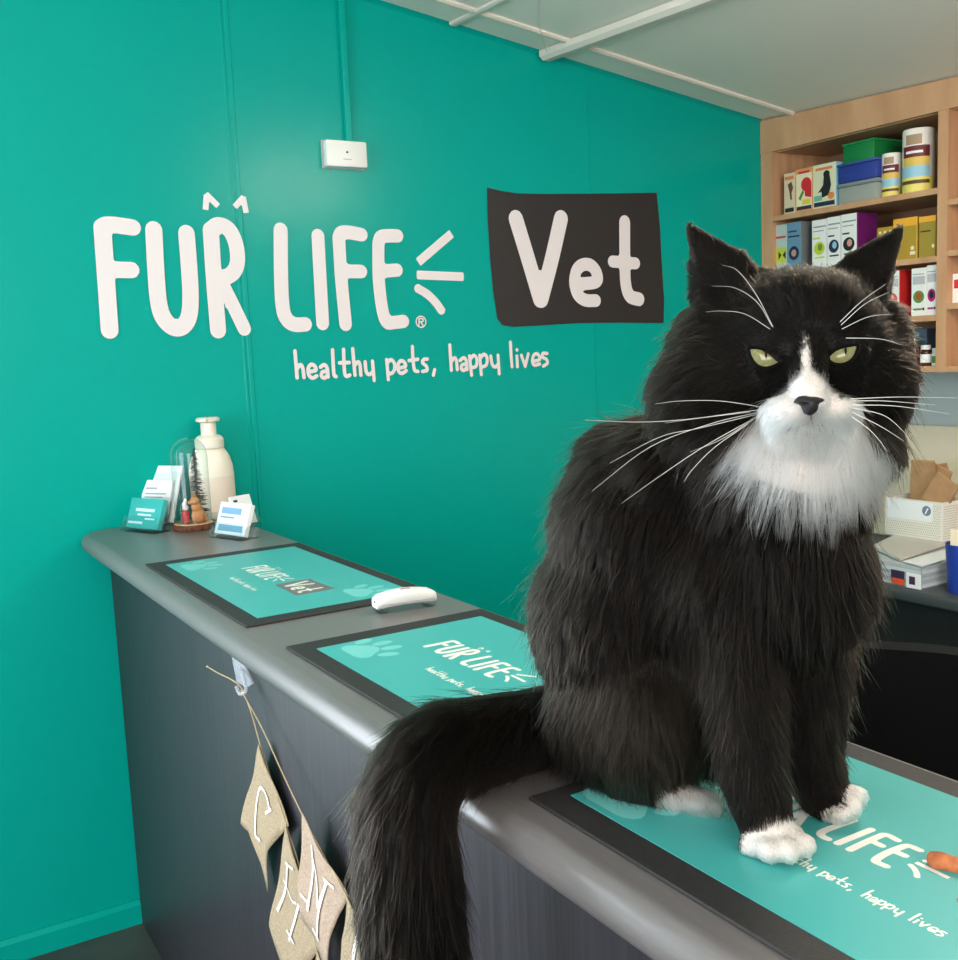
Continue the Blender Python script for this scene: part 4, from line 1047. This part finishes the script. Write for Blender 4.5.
# ears
hull([pd(685, 222, .815), pd(689, 236, .812), pd(694, 228, .822), pd(696, 300, .825), pd(772, 268, .812), pd(712, 318, .805), pd(745, 290, .80), pd(745, 300, .86), pd(712, 300, .85)])
hull([pd(906, 223, .815), pd(897, 242, .812), pd(896, 232, .822), pd(886, 296, .825), pd(820, 268, .812), pd(876, 312, .805), pd(850, 290, .80), pd(855, 300, .86), pd(876, 300, .85)])
ell(799, 308, .815, 66, 38, .055)
ell(712, 342, .835, 38, 42, .045)
ell(872, 338, .835, 28, 42, .045)
# tail over the counter edge
TAIL = [(.575, .775, TOP + .050, .034), (.52, .795, TOP + .043, .035), (.465, .797, TOP + .044, .037), (.425, .790, TOP + .046, .038), (.386, .777, TOP + .018, .040), (.374, .768, TOP - .05, .041), (.376, .766, TOP - .13, .040), (.382, .766, TOP - .22, .034), (.388, .766, TOP - .30, .022)]
wchain(TAIL)

me = bpy.data.meshes.new('cat_raw'); me.from_pydata(cat_g.v, [], cat_g.f)
tmp = bpy.data.objects.new('cat_raw', me); col.objects.link(tmp)
rm = tmp.modifiers.new('r', 'REMESH'); rm.mode = 'VOXEL'; rm.voxel_size = .0030; rm.use_smooth_shade = True
sm = tmp.modifiers.new('s', 'SMOOTH'); sm.factor = .5; sm.iterations = 5
dg = bpy.context.evaluated_depsgraph_get()
body_me = bpy.data.meshes.new_from_object(tmp.evaluated_get(dg)); body_me.name = 'body'
bpy.data.objects.remove(tmp); bpy.data.meshes.remove(me)
nvx = len(body_me.vertices)
V = np.empty(nvx * 3, np.float32); body_me.vertices.foreach_get('co', V); V = V.reshape(-1, 3).astype(float)
# the trunk is soft: extra smoothing there, none on head and paws
ev = np.empty(len(body_me.edges) * 2, np.int32); body_me.edges.foreach_get('vertices', ev); ev = ev.reshape(-1, 2)
deg = np.bincount(ev.ravel(), minlength=nvx).astype(float)
uu, vv, dd = project(V)
wgt = np.clip((vv - 425) / 40, 0, 1) * np.clip((800 - vv) / 40, 0, 1) * np.clip((uu - 540) / 30, 0, 1) * .6
wgt = wgt * np.where((vv > 640) & (uu > 715), .25, 1.0)
crown = np.clip((328 - vv) / 15, 0, 1) * np.clip((uu - 748) / 14, 0, 1) * np.clip((846 - uu) / 14, 0, 1)
cheek = np.clip((vv - 308) / 15, 0, 1) * np.clip((440 - vv) / 20, 0, 1) * np.maximum(np.clip((738 - uu) / 12, 0, 1), np.clip((uu - 866) / 12, 0, 1))
wgt = np.maximum(wgt, .55 * np.maximum(crown, cheek))
for _ in range(55):
    acc = np.stack([np.bincount(ev[:, 0], V[ev[:, 1], k], nvx) + np.bincount(ev[:, 1], V[ev[:, 0], k], nvx) for k in range(3)], 1) / deg[:, None]
    V = V + (acc - V) * wgt[:, None]
# the cat rests on the mat: nothing sinks below it (the tail hangs free in front of the counter)
floor_z = np.where((V[:, 0] > .486), TOP + .0048, TOP + .0008)
low = (V[:, 2] < floor_z) & (V[:, 0] > XF + .018)
V[low, 2] = floor_z[low]
body_me.vertices.foreach_set('co', V.astype(np.float32).ravel()); body_me.update()

BASE = np.array([.62, .66, TOP + .0048])
cat_o = thing('cat', BASE, 'long-haired black and white tuxedo cat sitting on the nearest counter mat', 'cat')

# markings
W_FACE = [(804, 338), (808, 338), (811, 352), (813, 371), (823, 379), (836, 391), (846, 402), (853, 411), (852, 420), (846, 432), (830, 440), (790, 440), (770, 432), (761, 422), (762, 411), (771, 401), (783, 390), (795, 380), (801, 372), (802, 352)]
W_BIB = [(756, 416), (742, 430), (732, 444), (736, 462), (756, 478), (785, 490), (815, 497), (847, 492), (874, 478), (889, 460), (890, 444), (878, 432), (852, 416)]
W_PAW1 = [(738, 852), (742, 834), (757, 824), (772, 816), (795, 814), (814, 824), (834, 852), (805, 878), (742, 874)]
W_PAW2 = [(818, 828), (820, 812), (834, 806), (842, 806), (846, 786), (856, 777), (876, 788), (874, 820), (845, 834)]
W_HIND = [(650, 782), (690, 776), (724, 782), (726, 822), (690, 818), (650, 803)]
def whiteness(P, N):
    u, v, d = project(P)
    toward = ((CAM - P) * N).sum(1) / np.linalg.norm(CAM - P, axis=1)
    jit = rng.normal(0, 1.6, (2, len(u)))
    u = u + jit[0]; v = v + jit[1]
    w = np.zeros(len(u), bool)
    w |= inside(W_FACE, u, v) & (d < .80) & (toward > -.3)
    for q in (pd(788, 411, .750), pd(830, 410, .750), pd(809, 424, .765)):
        w |= (((P - q) ** 2).sum(1) < .0225 ** 2) & (v > 397)
    w |= inside(W_BIB, u, v) & (d < .87) & (toward > -.5)
    w |= inside(W_PAW1, u, v) & (d < .85)
    w |= inside(W_PAW2, u, v) & (d < .88) & (d > .82)
    w |= inside(W_HIND, u, v) & (d < .93) & (d > .84)
    return w
Nv = np.empty(nvx * 3, np.float32); body_me.vertices.foreach_get('normal', Nv); Nv = Nv.reshape(-1, 3).astype(float)
wv_ = whiteness(V, Nv)
colr = np.ones((nvx, 4), np.float32); colr[:, :3] = np.where(wv_[:, None], np.array([.62, .56, .52]), np.array([.010, .009, .009]))
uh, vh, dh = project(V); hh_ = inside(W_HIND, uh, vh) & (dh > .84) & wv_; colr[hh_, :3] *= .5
ca = body_me.color_attributes.new('fur_color', 'FLOAT_COLOR', 'POINT'); ca.data.foreach_set('color', colr.ravel())
M_skin = bpy.data.materials.new('cat_coat'); M_skin.use_nodes = True
nt = M_skin.node_tree; b = nt.nodes['Principled BSDF']; at = nt.nodes.new('ShaderNodeAttribute'); at.attribute_name = 'fur_color'
nt.links.new(at.outputs['Color'], b.inputs['Base Color']); b.inputs['Roughness'].default_value = .75; b.inputs['Specular IOR Level'].default_value = .15
Vb = V - BASE
body_me.vertices.foreach_set('co', Vb.astype(np.float32).ravel()); body_me.update()
body_me.materials.clear(); body_me.materials.append(M_skin)
body = bpy.data.objects.new('body', body_me); col.objects.link(body); body.parent = cat_o; WL[body] = BASE
body_me.calc_loop_triangles()
nt_ = len(body_me.loop_triangles); T = np.empty(nt_ * 3, np.int32); body_me.loop_triangles.foreach_get('vertices', T); T = T.reshape(-1, 3)
bvh = BVHTree.FromPolygons([Vector(p) for p in V], [tuple(int(i) for i in f) for f in T])
def surf(u, v):
    d = ray(u, v); n = np.linalg.norm(d); h = bvh.ray_cast(Vector(CAM), Vector(d / n))
    return np.array(h[0]) if h[0] is not None else pd(u, v, .80)
TOWARD = -ROT[:, 2]

# ---- fur
GUIDE = [  # u, v, depth, flow right, flow down, flow away, length, lift
    (806, 372, .74, 0, -1, .3, .005, .25), (806, 345, .76, 0, -1, .3, .007, .25), (806, 315, .76, 0, -1, .4, .010, .3), (806, 285, .79, 0, -.8, 1, .014, .3),
    (760, 300, .79, -.4, -.8, .5, .014, .3), (850, 300, .79, .4, -.8, .5, .014, .3), (770, 335, .77, -.5, -.8, .3, .009, .2), (842, 333, .77, .5, -.8, .3, .009, .2),
    (790, 410, .73, -.8, .5, .3, .007, .2), (829, 410, .73, .8, .5, .3, .007, .2), (809, 434, .74, 0, 1, .1, .022, .3), (785, 428, .75, -.4, 1, .1, .020, .3), (833, 427, .75, .4, 1, .1, .020, .3),
    (765, 375, .77, -.9, .35, .5, .010, .2), (848, 372, .77, .9, .35, .5, .010, .2), (780, 362, .76, -.6, .4, .3, .004, .15), (832, 360, .76, .6, .4, .3, .004, .15), (764, 350, .765, -.6, -.3, .3, .004, .1), (844, 348, .765, .6, -.3, .3, .004, .1),
    (725, 340, .82, -1, .15, .5, .020, .5), (890, 340, .82, .9, .3, .5, .018, .5), (715, 390, .82, -.9, .7, .3, .038, .5), (888, 390, .82, .7, .8, .3, .032, .45),
    (690, 430, .87, -.8, .9, .2, .045, .4), (885, 440, .84, .5, 1, .1, .042, .45),
    (745, 440, .80, -1, .9, -.1, .034, .4), (762, 448, .79, -.6, 1, -.1, .040, .35), (785, 455, .78, -.3, 1, -.15, .044, .35), (815, 458, .78, .05, 1, -.15, .046, .35), (845, 452, .78, .35, 1, -.1, .044, .35), (868, 445, .80, .7, 1, 0, .038, .4), (884, 442, .81, 1, .9, 0, .034, .4),
    (740, 520, .84, -.3, 1, 0, .045, .3), (790, 560, .82, 0, 1, 0, .042, .25), (855, 540, .85, .3, 1, .1, .045, .35), (845, 630, .87, .15, 1, 0, .034, .35), (700, 500, .87, -.3, 1, 0, .042, .3),
    (640, 430, .95, -.8, .6, .3, .032, .4), (580, 500, .98, -.6, 1, .2, .030, .35), (545, 600, .98, -.3, 1, 0, .030, .35), (548, 700, .97, -.15, 1, 0, .034, .35), (630, 550, .88, -.3, 1, 0, .032, .2),
    (620, 660, .87, -.1, 1, 0, .034, .22), (650, 745, .87, .1, 1, 0, .028, .25), (700, 640, .87, 0, 1, 0, .030, .2), (590, 765, .92, -.2, 1, 0, .028, .25), (690, 795, .87, .5, .6, -.3, .022, .35), (665, 788, .89, .3, .8, -.3, .024, .35), (700, 740, .88, 0, 1, 0, .028, .25),
    (742, 690, .81, 0, 1, 0, .022, .22), (752, 760, .80, 0, 1, -.05, .018, .22), (764, 812, .79, 0, 1, -.1, .011, .22), (806, 700, .85, 0, 1, 0, .022, .25), (815, 760, .85, .2, 1, 0, .018, .3), (830, 790, .85, .5, .9, 0, .012, .3),
    (776, 840, .78, .1, .7, -.5, .0032, .2), (760, 845, .79, .1, .7, -.5, .0032, .2), (795, 845, .78, .1, .7, -.5, .0032, .2), (845, 808, .84, .5, .6, -.4, .0034, .2),
    (694, 250, .81, -.1, -1, .1, .006, .15), (720, 275, .81, -.3, -1, .2, .006, .15), (750, 278, .80, -.2, -1, .4, .009, .2), (891, 255, .81, .1, -1, .1, .006, .15), (868, 275, .81, .3, -1, .2, .006, .15), (845, 278, .80, .2, -1, .4, .009, .2),
    (696, 290, .815, -.8, .5, .1, .012, .3), (888, 295, .815, .8, .5, .1, .010, .3), (705, 335, .82, -.8, .6, .3, .022, .4),
]
gp = []; gd = []; gl = []; gf = []
for (u, v, d, a, b_, c, L, lf_) in GUIDE:
    gp.append(pd(u, v, d)); q = cam_dir(a, b_, c); gd.append(q / np.linalg.norm(q)); gl.append(L); gf.append(lf_)
for i in range(len(TAIL)):
    a = np.array(TAIL[max(i - 1, 0)][:3]); b_ = np.array(TAIL[min(i + 1, len(TAIL) - 1)][:3]); q = b_ - a; q /= np.linalg.norm(q)
    if i < 5: q = q + np.array([0, 0, -.25])
    gp.append(np.array(TAIL[i][:3])); gd.append(q / np.linalg.norm(q)); gl.append([.036, .04, .042, .045, .048, .05, .05, .05, .05][i]); gf.append(.30)
gp = np.array(gp); gd = np.array(gd); gl = np.array(gl); gf = np.array(gf)

def field(P):
    w = np.zeros((len(P), len(gp)))
    for s in range(0, len(P), 20000):
        d2 = ((P[s:s + 20000, None, :] - gp[None]) ** 2).sum(2)
        w[s:s + 20000] = 1.0 / (d2 + 1.5e-4) ** 2.2
    w /= w.sum(1, keepdims=True)
    return w @ gd, w @ gl, w @ gf
FN = Nv[T].mean(1); FN /= np.linalg.norm(FN, axis=1, keepdims=True)
tri = V[T]; AR = .5 * np.linalg.norm(np.cross(tri[:, 1] - tri[:, 0], tri[:, 2] - tri[:, 0]), axis=1)
cen = tri.mean(1)
facing = ((CAM - cen) * FN).sum(1) / np.linalg.norm(CAM - cen, axis=1)
_, LL, _ = field(cen)
dens = np.clip((.03 / LL), .8, 5.0) * np.where(facing > -.25, 1.0, .35)
dens[(cen[:, 2] < TOP + .007) & (cen[:, 0] > XF + .03)] = 0.0
def sample(n):
    pr = AR * dens; pr = pr / pr.sum()
    f = rng.choice(len(T), n, p=pr); r1 = np.sqrt(rng.random(n)); r2 = rng.random(n)
    bw = np.stack([1 - r1, r1 * (1 - r2), r1 * r2], 1)
    P = (tri[f] * bw[:, :, None]).sum(1); N = (Nv[T[f]] * bw[:, :, None]).sum(1); N /= np.linalg.norm(N, axis=1, keepdims=True) + 1e-9
    return P, N
M_ = 7
G_DOWN = np.array([0, 0, -1.0])
def grow(P, N, seed_amt, lenvar):
    D, L, lift = field(P)
    D = D + rng.normal(0, seed_amt, D.shape)
    Tn = D - N * ((D * N).sum(1, keepdims=True)) * .85
    Tn /= np.linalg.norm(Tn, axis=1, keepdims=True) + 1e-9
    L = L * (1 + lenvar * rng.normal(0, 1, len(L))).clip(.45, 1.7)
    pts = [P]; cur = P.copy()
    wob = rng.normal(0, .12, P.shape)
    for k in range(1, M_):
        s = k / (M_ - 1)
        d = N * (lift * (1.25 - 1.35 * s))[:, None] + Tn + G_DOWN * .25 * s + wob * s
        d /= np.linalg.norm(d, axis=1, keepdims=True)
        cur = cur + d * (L / (M_ - 1))[:, None]; pts.append(cur)
    return np.stack(pts, 1)
N_F, N_C = 210000, 9000
Pc, Nc = sample(N_C); Cc = grow(Pc, Nc, .10, .12)
P, N = sample(N_F); C = grow(P, N, .07, .14)
kd = kdtree.KDTree(N_C)
for i, p in enumerate(Pc): kd.insert(Vector(p), i)
kd.balance()
ix = np.array([kd.find(Vector(p))[1] for p in P])
s = np.linspace(0, 1, M_)[None, :, None]
same = ((Nc[ix] * N).sum(1) > .5)[:, None, None]
target = Cc[ix] + (P - Pc[ix])[:, None, :] * (1 - .75 * s)
C = np.where(same, C + (target - C) * (.62 * s ** 1.2), C)
# flyaway guard hairs standing off the coat
fly = (rng.random(N_F) < .05) & (np.linalg.norm(C[:, -1] - C[:, 0], axis=1) > .010)
amt = (np.linspace(0, 1, M_) ** 1.5)[None, :, None] * np.minimum(np.linalg.norm(C[:, -1] - C[:, 0], axis=1), .034)[:, None, None]
C = np.where(fly[:, None, None], C + (N[:, None, :] * .24 + rng.normal(0, .15, (N_F, 1, 3))) * amt + (C - C[:, :1]) * .10, C)
# keep tips above the mat
lowm = (C[:, :, 0] > XF + .01) & (C[:, :, 2] < TOP + .006)
C[:, :, 2] = np.where(lowm, TOP + .006 + .002 * rng.random(lowm.shape), C[:, :, 2])
# keep strands off the eyes and the nose
u_, v_, d_ = project(P)
EYE_L0 = [(750, 349), (758, 349), (768, 352), (779, 355), (781, 360), (773, 365), (765, 367), (757, 364), (752, 357)]
EYE_R0 = [(829.8, 355.5), (835, 351), (843, 347.7), (850.6, 346.5), (856, 346), (855.3, 351.5), (851.4, 358.6), (844.4, 362.8), (836.6, 363.3), (830.6, 360.2)]
NOSE = [(795.2, 401.5), (797.5, 397), (803.8, 395.6), (810, 396.6), (817.8, 397.2), (824.8, 400), (819.4, 404), (817, 411), (810, 415.6), (806, 411.7), (802.2, 404.7)]
def grow_poly(poly, k):
    c = np.mean(np.array(poly), 0); return [tuple(c + (np.array(q) - c) * k) for q in poly]
EYE_L = grow_poly(EYE_L0, 1.14); EYE_R = grow_poly(EYE_R0, 1.12)
MOUTH = [(784, 425.5), (797, 423), (809, 420), (822, 423), (834, 425), (834, 431), (822, 429.5), (809, 428), (797, 430), (784, 431)]
keep = ~((inside(grow_poly(EYE_L, 1.12), u_, v_) | inside(grow_poly(EYE_R, 1.12), u_, v_) | inside(grow_poly(NOSE, .95), u_, v_) | inside(MOUTH, u_, v_)) & (d_ < .80))
C = C[keep]; P = P[keep]; N = N[keep]; fly = fly[keep]
wt_ = whiteness(P, N); u_, v_, d_ = project(P); hind_ = inside(W_HIND, u_, v_) & (d_ > .84)
nF = len(C)
shade = rng.random(nF)[:, None]
black = np.array([.0046, .0038, .0034]) + shade ** 3 * np.array([.020, .013, .0085])
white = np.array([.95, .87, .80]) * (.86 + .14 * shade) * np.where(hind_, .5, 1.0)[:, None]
# thin brownish underwool on the haunch
u_, v_, d_ = project(P)
br_ = np.exp(-(((u_ - 640) / 70) ** 2 + ((v_ - 720) / 60) ** 2)) * (d_ < .93)
black = black + br_[:, None] * np.array([.018, .014, .010])
black = np.where(fly[:, None], black + np.array([.016, .010, .006]), black)
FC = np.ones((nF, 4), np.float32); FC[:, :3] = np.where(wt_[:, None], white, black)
hc = bpy.data.hair_curves.new('fur')
hc.add_curves([M_] * nF)
hc.attributes['position'].data.foreach_set('vector', (C - BASE).astype(np.float32).ravel())
ra = hc.attributes.get('radius') or hc.attributes.new('radius', 'FLOAT', 'POINT')
Lw = np.linalg.norm(C[:, -1] - C[:, 0], axis=1)
base_r = np.where(Lw < .012, .00014, .00020)
ra.data.foreach_set('value', (base_r[:, None] * (np.array([1, 1, .95, .85, .7, .45, .12])[None])).astype(np.float32).ravel())
fa = hc.attributes.new('fur_color', 'FLOAT_COLOR', 'CURVE'); fa.data.foreach_set('color', FC.ravel())
M_fur = bpy.data.materials.new('cat_fur'); M_fur.use_nodes = True
nt = M_fur.node_tree; nt.nodes.clear()
out = nt.nodes.new('ShaderNodeOutputMaterial'); hb_ = nt.nodes.new('ShaderNodeBsdfHairPrincipled'); at = nt.nodes.new('ShaderNodeAttribute'); at.attribute_name = 'fur_color'
hb_.parametrization = 'COLOR'; hb_.inputs['Roughness'].default_value = .42; hb_.inputs['IOR'].default_value = 1.17; hb_.inputs['Radial Roughness'].default_value = .5
nt.links.new(at.outputs['Color'], hb_.inputs['Color']); nt.links.new(hb_.outputs[0], out.inputs[0])
hc.materials.append(M_fur)
fur = bpy.data.objects.new('fur', hc); col.objects.link(fur); fur.parent = cat_o; prop(fur, kind='stuff')

# ---- eyes, nose, mouth, whiskers
M_iris = mat('iris_green', (128, 126, 80), .15, coat=.5, noise=((500, 500, 500), (104, 106, 62), .7))
M_pup = mat('pupil_black', (5, 5, 5), .5, spec=.1); M_rim = mat('eye_rim', (8, 7, 7), .8, spec=.1)
M_nose = mat('nose_black', (24, 20, 22), .45, bump=((900, 900, 900), .3, .0006))
def dome(name, poly, bulge, mt, par, lift=.0015):
    """rounded pad with an outline given on the face; centre bulges towards the front of the head"""
    pts = [p for p in crom([np.array(q, float) for q in poly + poly[:1]], 4)][:-1]
    c2 = np.mean(np.array(poly), 0); pc_ = surf(*c2); dep = (pc_ - CAM) @ ROT[:, 2] - lift
    g = G(); n = len(pts); vs = []
    for sc in (1.0, .92, .75, .5, .25):
        for q in pts:
            w = c2 + (q - c2) * sc
            vs.append(pd(w[0], w[1], dep) + TOWARD * bulge * (1 - sc * sc))
    vs.append(pd(c2[0], c2[1], dep) + TOWARD * bulge)
    fs = [(i * n + j, i * n + (j + 1) % n, (i + 1) * n + (j + 1) % n, (i + 1) * n + j) for i in range(4) for j in range(n)] + [(4 * n + j, 4 * n + (j + 1) % n, 5 * n) for j in range(n)]
    vs += [pd(*(c2 + (q - c2) * .78), dep) - TOWARD * .012 for q in pts]
    fs += [(j, 5 * n + 1 + j, 5 * n + 1 + (j + 1) % n, (j + 1) % n) for j in range(n)]
    o = g.add(vs, fs).build(name, mt, par, 60)
    return o, dep, pts
for poly, pup in ((EYE_L, [(764.3, 351.6), (765.6, 352), (765.8, 356), (765, 359.6), (764, 356)]), (EYE_R, [(843.2, 348), (845, 347.6), (845.2, 352), (844.4, 355.6), (843.2, 352.6)])):
    e, dep, pts = dome('eye', poly, .0030, M_iris, cat_o)
    c2 = np.mean(np.array(poly), 0)
    pp = [pd(x, y, dep) + TOWARD * (.0030 * .97) for x, y in pup]
    G().prism(pp, TOWARD * .0006).build('pupil', M_pup, e, None)
    ring = [pd(q[0], q[1], dep - .0004) for q in pts]
    G().tube(ring + ring[:1], .0013, 6, False).build('eye_rim', M_rim, e)
dome('nose', NOSE, .0045, M_nose, cat_o, .003)
g = G()
mp = lambda pts: [surf(u, v) + TOWARD * .0030 for u, v in pts]
g.tube(crom(mp([(809.6, 415), (809.8, 419), (809.5, 423)])), .0007, 6)
g.tube(crom(mp([(786, 428), (797, 426), (809.5, 423.5), (822, 426), (831, 427)])), .0008, 6)
g.build('mouth', mat('lip', (150, 112, 116), .6), cat_o)
M_whisk = mat('whisker_white', (206, 202, 196), .4)
WHISK = [[(762, 407), (720, 401), (680, 401), (655, 404)], [(757, 410), (690, 419), (640, 422), (585, 420)], [(755, 413), (710, 424), (650, 447), (592, 491)], [(754, 415), (700, 428), (660, 437), (610, 463)],
         [(755, 418), (705, 446), (660, 476), (622, 503)], [(750, 412), (700, 418), (665, 423)], [(748, 424), (715, 447), (692, 470), (684, 482)], [(753, 420), (720, 440), (690, 452)],
         [(850, 401), (885, 401), (935, 405)], [(852, 405), (895, 406), (950, 414)], [(853, 408), (885, 416), (908, 436)], [(852, 412), (880, 426), (904, 441)], [(850, 399), (900, 397), (957, 398)], [(851, 416), (872, 432), (888, 452)],
         [(773, 327), (757, 296), (738, 271), (722, 265)], [(772, 326), (757, 302), (735, 288), (712, 286)], [(770, 329), (745, 314), (722, 311), (706, 312)],
         [(840, 322), (862, 301), (886, 284)], [(841, 325), (865, 304), (889, 292)], [(842, 329), (868, 317), (893, 314)], [(846, 338), (880, 339), (902, 345)]]
for w in WHISK:
    s0 = surf(*w[0]); dep = (s0 - CAM) @ ROT[:, 2]; brow = w[0][1] < 345
    n = len(w); pts = []
    for i, (u, v) in enumerate(w):
        f = i / (n - 1); pts.append(pd(u, v, dep - (.004 if i == 0 else (.012 + .012 * f))))
    pts = crom(pts, 6)
    G().tube(pts, [(.00028 if brow else .00036) * (1 - .75 * i / (len(pts) - 1)) for i in range(len(pts))], 5).build('whisker', M_whisk, cat_o)
